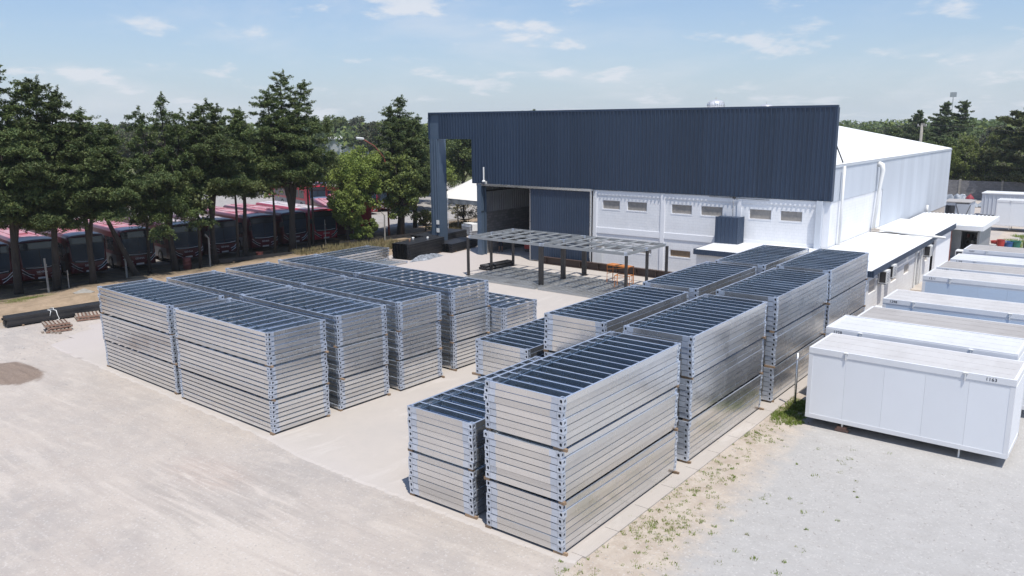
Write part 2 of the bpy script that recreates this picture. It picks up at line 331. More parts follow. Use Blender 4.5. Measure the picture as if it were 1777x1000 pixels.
# ================================================================ GROUND
def ell(t, p, cx_, cy_, rx, ry, ns=0.4, soft=0.35, nz=None):
    dx = t.math('DIVIDE', t.math('SUBTRACT', p['X'], cx_), rx); dy = t.math('DIVIDE', t.math('SUBTRACT', p['Y'], cy_), ry)
    d = t.math('SQRT', t.math('ADD', t.math('MULTIPLY', dx, dx), t.math('MULTIPLY', dy, dy)))
    d = t.math('ADD', d, t.math('MULTIPLY', t.math('SUBTRACT', nz, 0.5), ns*2))
    return t.rng(d, 1-soft, 1+soft, 1, 0, True)
def ground_mat():
    t = NT('yard_ground'); p = t.xyz()
    n0 = t.noise(0.22, 8, 0.62); n1 = t.noise(1.6, 7, 0.65); n2 = t.noise(11, 6, 0.75); n3 = t.noise(42, 3, 0.8)
    tr = t.noise(1.0, 5, 0.6, stretch=(0.45, 2.2, 1), dist=0.6)
    g = t.mix(t.rng(n0, 0.38, 0.62), (0.47, 0.415, 0.37), (0.385, 0.35, 0.325))
    g = t.mix(t.rng(n1, 0.48, 0.68, 0, 0.65), g, (0.50, 0.445, 0.395))
    g = t.mix(t.rng(tr, 0.55, 0.75, 0, 0.3), g, (0.37, 0.335, 0.32))
    # sandy pale patch and the brown damp soil in front of it
    g = t.mix(t.math('MULTIPLY', ell(t, p, -17.0, 10.4, 3.3, 1.3, 0.5, 0.3, n1), 0.55), g, (0.55, 0.49, 0.43))
    g = t.mix(t.math('MULTIPLY', ell(t, p, -22.0, 12.8, 1.6, 0.8, 0.6, 0.5, n1), 0.35), g, (0.42, 0.32, 0.27))
    right = t.rng(p['X'], -10.0, -9.9, 0, 1)
    gr = t.mix(t.rng(n1, 0.4, 0.7), (0.42, 0.41, 0.40), (0.38, 0.37, 0.36))
    g = t.mix(right, g, gr)
    wob = t.math('ADD', p['X'], t.math('MULTIPLY', t.math('SUBTRACT', n1, 0.5), 2.4))
    wob = t.math('ADD', wob, t.math('MULTIPLY', t.math('SUBTRACT', n2, 0.5), 0.9))
    lim = t.rng(p['Y'], 12, 30, -7.6, -8.7)
    sand = t.math('MULTIPLY', right, t.rng(t.math('SUBTRACT', wob, lim), -0.5, 0.5, 1, 0))
    g = t.mix(sand, g, t.mix(t.rng(n1, 0.4, 0.65), (0.50, 0.435, 0.37), (0.40, 0.33, 0.27)))
    # wheel tracks swept through the dust
    mp = t.n('ShaderNodeMapping'); t.l(t.pos, mp.inputs[0]); mp.inputs['Rotation'].default_value = (0, 0, R(-52)); mp.inputs['Scale'].default_value = (0.28, 3.4, 1)
    tn = t.n('ShaderNodeTexNoise'); tn.inputs['Scale'].default_value = 1.0; tn.inputs['Detail'].default_value = 6; tn.inputs['Distortion'].default_value = 0.9; t.l(mp.outputs[0], tn.inputs['Vector'])
    zone = ell(t, p, -20.3, 12.0, 3.2, 1.9, 0.5, 0.5, n1)
    g = t.mix(t.math('MULTIPLY', zone, t.rng(tn.outputs['Fac'], 0.5, 0.62, 0, 0.6)), g, (0.33, 0.295, 0.27))
    g = t.mix(t.math('MULTIPLY', zone, t.rng(tn.outputs['Fac'], 0.47, 0.36, 0, 0.7)), g, (0.55, 0.49, 0.44))
    mp2 = t.n('ShaderNodeMapping'); t.l(t.pos, mp2.inputs[0]); mp2.inputs['Rotation'].default_value = (0, 0, R(20)); mp2.inputs['Scale'].default_value = (0.3, 1.7, 1)
    tn2 = t.n('ShaderNodeTexNoise'); tn2.inputs['Scale'].default_value = 1.0; tn2.inputs['Detail'].default_value = 7; tn2.inputs['Distortion'].default_value = 1.1; t.l(mp2.outputs[0], tn2.inputs['Vector'])
    lf = t.rng(p['X'], -10.4, -9.9, 1, 0.12)
    g = t.mix(t.math('MULTIPLY', lf, t.rng(tn2.outputs['Fac'], 0.54, 0.66, 0, 0.35)), g, (0.37, 0.32, 0.29))
    g = t.mix(t.math('MULTIPLY', lf, t.rng(tn2.outputs['Fac'], 0.44, 0.32, 0, 0.5)), g, (0.54, 0.485, 0.435))
    # gravel specks
    vor = t.n('ShaderNodeTexVoronoi'); vor.inputs['Scale'].default_value = 22; t.l(t.pos, vor.inputs['Vector'])
    cc = t.n('ShaderNodeSeparateColor'); t.l(vor.outputs['Color'], cc.inputs[0])
    g = t.mix(t.rng(cc.outputs[0], 0.9, 0.97, 0, 0.35), g, (0.62, 0.60, 0.58))
    g = t.mix(t.rng(cc.outputs[1], 0.9, 0.97, 0, 0.22), g, (0.26, 0.24, 0.23))
    g = t.mix(t.rng(n2, 0.3, 0.7, 0.0, 0.22), g, (0.30, 0.28, 0.265))
    # damp dark soil where a pile was dug
    g = t.mix(t.math('MULTIPLY', ell(t, p, -38.6, 13.3, 2.1, 1.15, 0.35, 0.12, n1), 0.85), g, t.mix(t.rng(n2, 0.35, 0.65), (0.22, 0.165, 0.13), (0.15, 0.105, 0.08)))
    # brown earth along the fence, litter under the trees, the neighbours' gravel yard
    xs = t.math('ADD', p['X'], t.math('MULTIPLY', t.math('SUBTRACT', n1, 0.5), 4.0))
    xs = t.math('ADD', xs, t.math('MULTIPLY', t.math('SUBTRACT', n0, 0.5), 3.0))
    far = t.rng(p['Y'], 50, 60, 0, 6.0)
    xs2 = t.math('ADD', xs, far)
    m1 = t.rng(xs2, -47.2, -49.2, 0, 1)
    g = t.mix(m1, g, t.mix(t.rng(n1, 0.35, 0.65), (0.36, 0.27, 0.19), (0.25, 0.19, 0.13)))
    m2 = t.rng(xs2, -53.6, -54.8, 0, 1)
    g = t.mix(m2, g, t.mix(t.rng(n1, 0.4, 0.62), (0.085, 0.066, 0.048), (0.15, 0.12, 0.075)))  # dark litter, with tree shade also put into its colour
    m3 = t.rng(xs, -60, -63, 0, 1)
    g = t.mix(m3, g, t.mix(t.rng(n1, 0.4, 0.62), (0.36, 0.34, 0.33), (0.28, 0.265, 0.25)))
    # open country beyond
    d = t.math('SQRT', t.math('ADD', t.math('MULTIPLY', p['X'], p['X']), t.math('MULTIPLY', p['Y'], p['Y'])))
    m4 = t.rng(t.math('ADD', d, t.math('MULTIPLY', n0, 20)), 150, 165, 0, 1)
    g = t.mix(m4, g, t.mix(t.rng(n0, 0.4, 0.6), (0.10, 0.12, 0.05), (0.16, 0.15, 0.08)))
    t.set(g, 0.92, 0, 0.2)
    h = t.math('ADD', t.math('MULTIPLY', n2, 0.5), t.math('MULTIPLY', n3, 0.12)); h = t.math('ADD', h, t.math('MULTIPLY', n1, 0.8)); h = t.math('ADD', h, t.math('MULTIPLY', tn.outputs['Fac'], 0.8))
    t.bump(h, 0.5, 0.06)
    return t.m
M['ground'] = ground_mat()
def slab_mat():
    t = NT('concrete_slab'); p = t.xyz()
    n0 = t.noise(0.35, 8, 0.62); n1 = t.noise(2.2, 7, 0.65); n2 = t.noise(16, 5, 0.7)
    st = t.noise(0.8, 6, 0.6, stretch=(1.8, 0.5, 1), dist=0.8)
    g = t.mix(t.rng(n0, 0.35, 0.65), (0.475, 0.432, 0.395), (0.435, 0.40, 0.37))
    g = t.mix(t.rng(n1, 0.5, 0.75, 0, 0.5), g, (0.42, 0.39, 0.36))
    g = t.mix(t.rng(st, 0.55, 0.72, 0, 0.55), g, (0.58, 0.54, 0.51))
    g = t.mix(t.rng(n2, 0.55, 0.8, 0, 0.3), g, (0.36, 0.33, 0.31))
    # drifted sand along the front edge
    e = t.rng(t.math('ADD', p['Y'], t.math('MULTIPLY', n1, 1.4)), 15.9, 17.2, 1, 0, True)
    g = t.mix(t.math('MULTIPLY', e, 0.7), g, (0.47, 0.43, 0.40))
    e2 = t.rng(t.math('ADD', p['X'], t.math('MULTIPLY', n1, 5)), -39.0, -33.0, 1, 0, True)
    g = t.mix(t.math('MULTIPLY', e2, 0.8), g, (0.46, 0.415, 0.395))
    t.set(g, 0.85, 0, 0.25); t.bump(t.math('ADD', t.math('MULTIPLY', n2, 0.5), n1), 0.25, 0.02)
    return t.m
M['slab'] = slab_mat()
gb = MB()
gb.add([(-3500, -3500, 0), (3500, -3500, 0), (3500, 3500, 0), (-3500, 3500, 0)], [(0, 1, 2, 3)])
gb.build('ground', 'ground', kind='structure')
# slab outline with slightly ragged edges
rnd = random.Random(5)
def ragged(a, b, n, amp):
    out = []
    for i in range(n):
        t = i/n; x = a[0]+(b[0]-a[0])*t; y = a[1]+(b[1]-a[1])*t
        out.append((x+(rnd.random()-.5)*amp, y+(rnd.random()-.5)*amp))
    return out
sl = ragged((-41.5, 16.55), (-23.2, 15.66), 70, 0.12)+ragged((-23.2, 15.66), (-20.5, 15.3), 12, 0.1)+ragged((-20.5, 15.3), (-9.95, 15.25), 80, 0.10)+ragged((-9.95, 15.35), (-9.9, 44), 60, 0.03)
sl += [(-9.9, 70), (-14.85, 88.2), (-42.8, 88.2), (-44, 66)]+ragged((-44, 62), (-53.5, 57), 12, 0.6)+ragged((-53.5, 57), (-47.6, 44), 20, 0.7)+ragged((-47.6, 44), (-47.2, 24), 30, 0.8)+ragged((-47.2, 24), (-41.5, 16.55), 20, 0.5)
sb = MB(); n = len(sl)
sb.add([(x, y, 0.03) for x, y in sl]+[(x-(0.5 if x < -38 and y < 45 else 0), y-(0.14 if y < 17 else 0), -0.012) for x, y in sl], [tuple(range(n))]+[(i, n+i, n+(i+1) % n, (i+1) % n) for i in range(n)])
sme = sb.mesh('concrete_slab', 'slab'); fix_normals(sme)
part('concrete_slab', sme, kind='structure')
# slab edge strip on the weedy side: a separate cast kerb, brighter where swept
kb = MB()
for i in range(18):
    y0 = 15.6+i*1.62; kb.box(-10.28, -9.86, y0+0.01, y0+1.61, 0.0, 0.045)
kb.build('slab_edge_strip', 'slab', kind='structure')
# earth bank along the fence
def bank(name, x0, x1, y0, y1, h, nx, ny, seed, mat, fade=1.0):
    r = np.random.RandomState(seed); 
    gx = np.linspace(0, 1, nx); gy = np.linspace(0, 1, ny)
    Z = np.zeros((nx, ny))
    for k in (3, 6, 12, 24):
        g = r.rand(k+2, k*3+2); xi = gx*(k); yi = gy*(k*3)
        a = g[np.ix_(xi.astype(int), yi.astype(int))]; b = g[np.ix_(xi.astype(int)+1, yi.astype(int))]
        c = g[np.ix_(xi.astype(int), yi.astype(int)+1)]; d = g[np.ix_(xi.astype(int)+1, yi.astype(int)+1)]
        fx = (xi % 1)[:, None]; fy = (yi % 1)[None, :]
        Z += ((a*(1-fx)+b*fx)*(1-fy)+(c*(1-fx)+d*fx)*fy)/k*2.2
    e = np.minimum(1, np.minimum(gx, 1-gx)*5)[:, None]*np.minimum(1, np.minimum(gy, 1-gy)*8)[None, :]
    Z = Z*e*h-0.02
    mb = MB(); mb.v = [(x0+(x1-x0)*gx[i], y0+(y1-y0)*gy[j], Z[i, j]) for i in range(nx) for j in range(ny)]
    mb.f = [(i*ny+j, (i+1)*ny+j, (i+1)*ny+j+1, i*ny+j+1) for i in range(nx-1) for j in range(ny-1)]; mb.mi = [0]*len(mb.f)
    return mb.build(name, mat, kind='structure', smooth=True)
bank('earth_bank', -56, -50.2, 12, 47, 0.42, 40, 160, 3, 'ground')
bank('soil_mound', -40.6, -36.9, 12.4, 14.5, 0.16, 40, 40, 8, 'ground')
# ---- loose stones and weeds (nobody could count them)
def stones(name, zones, seed):
    r = np.random.RandomState(seed); V = []; Fc = []
    base = np.array([(1, 0, 0), (-1, 0, 0), (0, 1, 0), (0, -1, 0), (0, 0, 1), (0, 0, -1)], float)
    fc = np.array([(0, 2, 4), (2, 1, 4), (1, 3, 4), (3, 0, 4), (2, 0, 5), (1, 2, 5), (3, 1, 5), (0, 3, 5)])
    for (x0, x1, y0, y1, n, s) in zones:
        c = np.c_[r.uniform(x0, x1, n), r.uniform(y0, y1, n), np.zeros(n)]
        sz = s*np.exp(np.clip(r.randn(n), -2, 1.8)*0.4)
        for i in range(n):
            a = r.rand()*6.28; b = base*[1, .75, .5]*sz[i]*(0.8+0.4*r.rand(6, 1))
            rot = np.array([[math.cos(a), -math.sin(a), 0], [math.sin(a), math.cos(a), 0], [0, 0, 1]])
            V.append(b@rot.T+c[i]+[0, 0, sz[i]*.2]); Fc.append(fc+6*len(Fc))
    me = bpy.data.meshes.new(name); V = np.concatenate(V); Fc = np.concatenate(Fc)
    me.from_pydata(V.tolist(), [], Fc.tolist()); me.materials.append(M['stone']); return part(name, me, kind='stuff', label=None)
o = stones('loose_gravel', [(-30, -10, 4, 15.2, 900, 0.016), (-26, -10, 14.6, 15.7, 900, 0.015), (-7.6, 4, 9, 27, 3200, 0.019), (-9.8, -7, 12, 30, 500, 0.02), (-36, -20, 13, 16, 500, 0.018), (-52, -40, 14, 22, 700, 0.03)], 4)
o['label'] = 'pale loose gravel scattered over the yard'; o['category'] = 'gravel'
def blades(name, clumps, seed, mat, label, cat='grass'):
    r = np.random.RandomState(seed); V = []; 
    for (x, y, z, rad, n, h) in clumps:
        a = r.rand(n)*6.28; d = np.sqrt(r.rand(n))*rad
        bx = x+np.cos(a)*d; by = y+np.sin(a)*d; hh = h*r.uniform(.5, 1.2, n); w = 0.006+hh*0.07
        a2 = r.rand(n)*6.28; ln = hh*r.uniform(.2, .9, n)
        p0 = np.c_[bx-np.sin(a2)*w, by+np.cos(a2)*w, np.full(n, z)]; p1 = np.c_[bx+np.sin(a2)*w, by-np.cos(a2)*w, np.full(n, z)]
        p2 = np.c_[bx+np.cos(a2)*ln, by+np.sin(a2)*ln, z+hh]
        V.append(np.stack([p0, p1, p2], 1).reshape(-1, 3))
    V = np.concatenate(V); n = len(V)//3
    me = bpy.data.meshes.new(name); me.from_pydata(V.tolist(), [], np.arange(n*3).reshape(-1, 3).tolist()); me.materials.append(M[mat])
    return part(name, me, kind='stuff', label=label, cat=cat)
r = random.Random(11); cl = []
for k in range(105):   # patches made of tufts on the sandy strip
    y = 12.5+17.5*(r.random()**1.3); x = -9.75+r.random()*(1.1+max(0, (20-y))*0.2)
    if r.random() < 0.25: x = -9.8+r.random()*0.3
    for q in range(r.choice((1, 2, 3, 4, 8, 16))):
        s = 0.38*r.random()**.6*2; a = r.random()*6.28
        cl.append((x+math.cos(a)*s, y+math.sin(a)*s*0.8, 0, 0.05+r.random()*0.07, r.randint(8, 22), 0.025+r.random()*0.04))
for k in range(50):
    x = -7.9+r.random()*2.6; y = 11.5+r.random()*16
    cl.append((x, y, 0, 0.03+r.random()*0.12, r.randint(6, 30), 0.03+r.random()*0.04))
for k in range(60): cl.append((-9.7+r.random()*1.0, 27.5+r.random()*3, 0, 0.2, 40, 0.12))
for k in range(26): cl.append((-9.5+r.random()*0.5, 29.4+r.random()*0.8, 0, 0.22, 60, 0.2))
blades('yard_weeds', cl, 1, 'grass', 'short green weeds growing in the sandy strip beside the slab')
cl = []
for k in range(420): cl.append((-53.9+r.gauss(0, .35), 13+r.random()*12, 0.1, 0.25, 40, 0.13))
for k in range(60): cl.append((-52.5+r.random()*2, 24.5+r.random()*2.5, 0.1, 0.25, 40, 0.13))
blades('fence_grass', cl, 2, 'grass', 'bright green grass strip at the edge of the tree shade')
cl = []
for k in range(170): cl.append((-55.5+r.random()*5, 41+r.random()*10, 0.02, 0.3, 46, 0.5))
for k in range(90): cl.append((-58+r.random()*6, 60+r.random()*7, 0, 0.4, 40, 0.5))
blades('dry_weeds', cl, 3, 'dry_grass', 'tall dry yellow weeds along the wire fence')
cl = []
for k in range(60): cl.append((-9+r.random()*5, 80+r.random()*9, 0, 0.5, 60, 0.22))
blades('far_weeds', cl, 4, 'grass', 'patchy weeds in the yard beyond the small buildings')

# ================================================================ MODULE FRAMES
LF, WF = 6.25, 2.44
def hole_block(w, d, h):
    """corner casting: box with obround recesses on its outer faces (-x, -y) and top; origin at outer corner"""
    mb = MB(); q = 0.03
    def face(o, u, v, U, V, nrm):
        o, u, v, nrm = map(Vector, (o, u, v, nrm))
        hu, hv = U*0.24, V*0.26; cu, cv = U/2, V/2
        out = [o, o+u*U, o+u*U+v*V, o+v*V]
        hole = [o+u*(cu+a*hu)+v*(cv+b*hv) for a, b in ((-1, -.6), (-.5, -1), (.5, -1), (1, -.6), (1, .6), (.5, 1), (-.5, 1), (-1, .6))]
        inn = [p-nrm*q for p in hole]; b0 = len(mb.v); mb.v += [tuple(p) for p in out+hole+inn]
        fs = [(0, 1, 6, 5), (0, 5, 4), (1, 7, 6), (1, 2, 8, 7), (2, 9, 8), (2, 3, 10, 9), (3, 11, 10), (3, 0, 4, 11)]
        mb.f += [tuple(b0+i for i in f) for f in fs]; mb.mi += [0]*len(fs)
        for i in range(8):
            j = (i+1) % 8; mb.f.append((b0+4+i, b0+4+j, b0+12+j, b0+12+i)); mb.mi.append(0)
        mb.f.append(tuple(b0+12+i for i in range(8))); mb.mi.append(1)
    face((0, d, 0), (0, -1, 0), (0, 0, 1), d, h, (-1, 0, 0))
    face((0, 0, 0), (1, 0, 0), (0, 0, 1), w, h, (0, -1, 0))
    face((0, 0, h), (1, 0, 0), (0, 1, 0), w, d, (0, 0, 1))
    mb.add([(w, 0, 0), (w, d, 0), (w, d, h), (w, 0, h)], [(0, 1, 2, 3)])
    mb.add([(0, d, 0), (w, d, 0), (w, d, h), (0, d, h)], [(3, 2, 1, 0)])
    mb.add([(0, 0, 0), (w, 0, 0), (w, d, 0), (0, d, 0)], [(3, 2, 1, 0)])
    return mb
def frame_kit(fh, nj, tag, g=0.011, plw=0.2):
    """meshes of one frame, long axis along local Y, origin at centre of base"""
    k = {}
    B = hole_block(0.15, 0.15, fh-min(g, .016))
    # small welded end plate beside the casting
    k['corner'] = B.mesh('corner_casting'+tag, ['galv_block', 'dark_hole'])
    hx, hy = WF/2, LF/2; t = 0.055; top = fh-g-0.006
    sm = MB().box(-0.004, 0, -hy+0.15, hy-0.15, 0.004, top); sm.box(-t, -0.004, -hy+0.15, hy-0.15, top-0.006, top); sm.box(-t, -0.004, -hy+0.15, hy-0.15, 0.004, 0.01)
    sm.box(-t, -t+0.004, -hy+0.15, hy-0.15, top-0.022, top-0.006)
    sm.mi = [1 if (6 <= i < 12) else 0 for i in range(len(sm.f))]; k['side'] = sm.mesh('side_beam'+tag, ['galv', 'galv_block'])  # beam top flange lighter: reflected sky put into its colour
    em = MB().box(-hx+0.15, hx-0.15, 0, 0.004, 0.004, top); em.box(-hx+0.15, hx-0.15, 0.004, t, top-0.006, top); em.box(-hx+0.15, hx-0.15, 0.004, t, 0.004, 0.01)
    em.box(-hx+0.15, hx-0.15, t-0.004, t, top-0.022, top-0.006)
    em.mi = [1 if (6 <= i < 12) else 0 for i in range(len(em.f))]; k['end'] = em.mesh('end_beam'+tag, ['galv', 'galv_block'])
    k['plw'] = plw; pl = MB().box(0, plw, -0.003, 0.0, 0.006, top-0.004); k['plate'] = pl.mesh('end_plate'+tag, 'galv_block')
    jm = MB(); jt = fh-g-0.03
    jm.box(-hx+0.056, hx-0.056, 0.0, 0.003, 0.0, jt); jm.box(-hx+0.056, hx-0.056, 0.003, 0.058, jt-0.003, jt, 1); jm.box(-hx+0.056, hx-0.056, 0.003, 0.05, 0.02, 0.023)  # joist top flange lighter than its web, sky reflection painted in
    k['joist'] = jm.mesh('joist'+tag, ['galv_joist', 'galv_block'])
    ys = [-hy+LF*(i+1)/(nj+1) for i in range(nj)]; k['ys'] = ys
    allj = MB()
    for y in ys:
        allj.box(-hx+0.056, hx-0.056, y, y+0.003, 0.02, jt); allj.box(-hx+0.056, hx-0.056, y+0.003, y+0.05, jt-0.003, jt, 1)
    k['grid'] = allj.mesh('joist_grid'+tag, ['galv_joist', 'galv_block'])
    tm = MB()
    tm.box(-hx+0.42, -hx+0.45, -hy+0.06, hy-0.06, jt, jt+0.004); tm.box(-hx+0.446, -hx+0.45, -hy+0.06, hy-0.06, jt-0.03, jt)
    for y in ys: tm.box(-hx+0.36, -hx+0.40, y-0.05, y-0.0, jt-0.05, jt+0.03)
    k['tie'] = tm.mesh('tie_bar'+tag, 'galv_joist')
    k['fh'] = fh; k['hx'] = hx; k['hy'] = hy
    return k
KR = frame_kit(0.188, 12, ''); KL = frame_kit(0.1685, 9, '_thin', 0.034, 0.1)
def make_frame(k, label, loc, rz, group, full):
    hx, hy = k['hx'], k['hy']
    t = thing('module_frame', label, 'steel frame', loc, rz, group)
    part('side_beam', k['side'], t, (hx, 0, 0)); part('side_beam', k['side'], t, (-hx, 0, 0), math.pi)
    part('end_beam', k['end'], t, (0, -hy, 0)); part('end_beam', k['end'], t, (0, hy, 0), math.pi)
    for sx, sy, a in ((-1, -1, 0), (1, -1, math.pi/2), (1, 1, math.pi), (-1, 1, -math.pi/2)):
        c = part('corner_casting', k['corner'], t, (sx*(hx+0.006), sy*(hy+0.006), 0), a)
    part('end_plate', k['plate'], t, (-hx+0.15, -hy, 0)); part('end_plate', k['plate'], t, (hx-0.15-k['plw'], -hy, 0))
    if full:
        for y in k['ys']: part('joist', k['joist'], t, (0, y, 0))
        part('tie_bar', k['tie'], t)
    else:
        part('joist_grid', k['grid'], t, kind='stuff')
    return t
# stack table: name -> near corner x,y ; kind R/L ; bundles ; how many top frames are seen ; phrase
STK = [
 ('R', -10.37, 15.29, 3, 21, 0.000, 'the tall stack nearest the camera'),
 ('R', -10.38, 22.37, 3, 21, 0.000, 'the tall stack directly behind the nearest one'),
 ('R', -10.30, 29.50, 3, 21, 0.000, 'the tall stack with a wire post beside it'),
 ('R', -10.40, 36.45, 3, 16, 0.000, 'the tall stack closest to the annex'),
 ('R', -13.39, 15.44, 2, 14, 0.000, 'the two-bundle stack beside the nearest stack'),
 ('R', -13.44, 22.27, 3, 8, 0.000, 'the stack rising behind two lower stacks'),
 ('R', -13.40, 29.27, 3, 3, 0.000, 'the inner stack midway along the double row'),
 ('R', -13.28, 36.11, 3, 3, 0.000, 'the inner stack nearest the white entrance roof'),
 ('R', -16.46, 22.10, 2, 12, 0.000, 'the low stack between both groups'),
 ('L', -22.95, 15.88, 3, 21, -0.03, 'the front corner stack by the open concrete'),
 ('L', -29.72, 16.2, 3, 21, -0.03, 'the front stack closest to the pallets'),
 ('L', -22.93, 18.91, 3, 21, -0.03, 'the second stack behind the front corner stack'),
 ('L', -22.82, 21.90, 3, 21, -0.03, 'the third stack behind the front corner stack'),
 ('L', -22.90, 25.22, 3, 21, -0.03, 'the stack before the lone lower end stack'),
 ('L', -22.05, 27.75, 2, 12, -0.03, 'the lower end stack nearest the canopy'),
 ('L', -29.25, 19.15, 3, 3, -0.03, 'the second stack along the tree side'),
 ('L', -29.22, 22.25, 3, 3, -0.03, 'the third stack along the tree side'),
 ('L', -29.20, 25.40, 3, 3, -0.03, 'the last full stack along the tree side'),
]
Z0 = 0.105; rest = MB(); BNAME = {3: ['lower', 'middle', 'upper'], 2: ['lower', 'upper']}
timb = MB().box(-0.2, 0.2, -0.035, 0.035, 0, 1).mesh('timber_block', 'wood')
timbs = MB().box(-0.09, 0.09, -0.05, 0.05, 0, 1).mesh('timber_block_short', 'wood')
rr = random.Random(21); WN = {0: 'front', 1: 'front'}
for si, (kd, sx, sy, nb, seen, th, phr) in enumerate(STK):
    k = KR if kd == 'R' else KL; fh = k['fh']; gap = 0.07 if kd == 'R' else 0.05
    if kd == 'R': rz = th; c0 = (-WF/2, LF/2)
    else: rz = th+math.pi/2; c0 = (-LF/2, WF/2)
    ct, snn = math.cos(th), math.sin(th)
    def W(lx, ly): return (sx+lx*ct-ly*snn, sy+lx*snn+ly*ct)
    cxy = W(*c0); tot = nb*7
    for b in range(nb):
        jx, jy, ja = rr.gauss(0, .018), rr.gauss(0, .018), rr.gauss(0, .0022)
        zb = Z0+b*(7*fh+gap)
        for i in range(7):
            idx = tot-1-(b*7+i)          # 0 = top of stack
            z = zb+i*fh; x = cxy[0]+jx+rr.gauss(0, .011); y = cxy[1]+jy+rr.gauss(0, .011); a = rz+ja+rr.gauss(0, .0016)
            if idx >= seen:
                ca, sa = math.cos(a), math.sin(a)
                def q(x0, x1, y0, y1, z0, z1):
                    o = len(rest.v); rest.box(x0, x1, y0, y1, z0, z1)
                    rest.v[o:] = [(x+vx*ca-vy*sa, y+vx*sa+vy*ca, vz) for vx, vy, vz in rest.v[o:]]
                hx, hy, t_ = WF/2, LF/2, fh-0.017
                q(-hx, -hx+.05, -hy, hy, z, z+t_); q(hx-.05, hx, -hy, hy, z, z+t_); q(-hx+.05, hx-.05, -hy, -hy+.05, z, z+t_); q(-hx+.05, hx-.05, hy-.05, hy, z, z+t_)
                continue
            top_of_stack = idx == 0
            pos = ORD[6-i]
            lab = ('top frame of %s, its joists in view' % phr) if top_of_stack else ('%s frame down, %s bundle, %s' % (('uppermost' if i == 6 else pos), BNAME[nb][b], phr))
            if not top_of_stack and i == 6: lab = 'uppermost frame, %s bundle, %s' % (BNAME[nb][b], phr)
            make_frame(k, lab, (x, y, z), a, 'galvanised frames of the stacks', idx < 2)
    # timbers under every bundle at the visible corners
    lx_, ly_ = (-WF, LF) if kd == 'R' else (-LF, WF)
    for b in range(nb):
        zt = 0.03 if b == 0 else Z0+b*(7*fh+gap)-gap-0.009; ht = (Z0-0.03) if b == 0 else gap+0.008
        vis_b = (tot-1-b*7) < seen+6
        if not vis_b: continue
        for cn, (ax, ay) in (('near', (-0.1, 0.07)), ('left', (lx_+0.06, 0.06)), ('right', (-0.04, ly_-0.06)), ('rear', (lx_+.06, ly_-.06))):
            wx, wy = W(ax, ay); longb = rr.random() < 0.3 and cn != 'rear'
            o = part('timber_block', timb if longb else timbs, None, (wx+rr.gauss(0, .03), wy+rr.gauss(0, .02), zt), th+rr.gauss(0, .1), label='timber block, %s, under %s bundle, %s' % (cn, BNAME[nb][b], phr), cat='timber', group='timber blocks between frame bundles')
            o.scale = (1, 1, ht)
rest.build('hidden_stacked_frames', 'galv', label='galvanised frames buried inside the packed stacks', cat='steel frames', kind='stuff')
# low pile of flat frames at the back of the left group
for j, (x, y, a, n) in enumerate(((-48.1, 41.3, 0.045, 5), (-45.75, 41.0, 0.045, 1))):
    for i in range(n):
        make_frame(KL, (('top' if i == n-1 else ORD[n-1-i])+' frame of the low pile beside the black steel stacks') if n > 1 else 'single frame lying on the ground beside the low pile',
                   (x+rr.gauss(0, .02), y+rr.gauss(0, .02), 0.06+i*(KL['fh']+0.03)), a, 'frames of the low pile', i >= n-2)
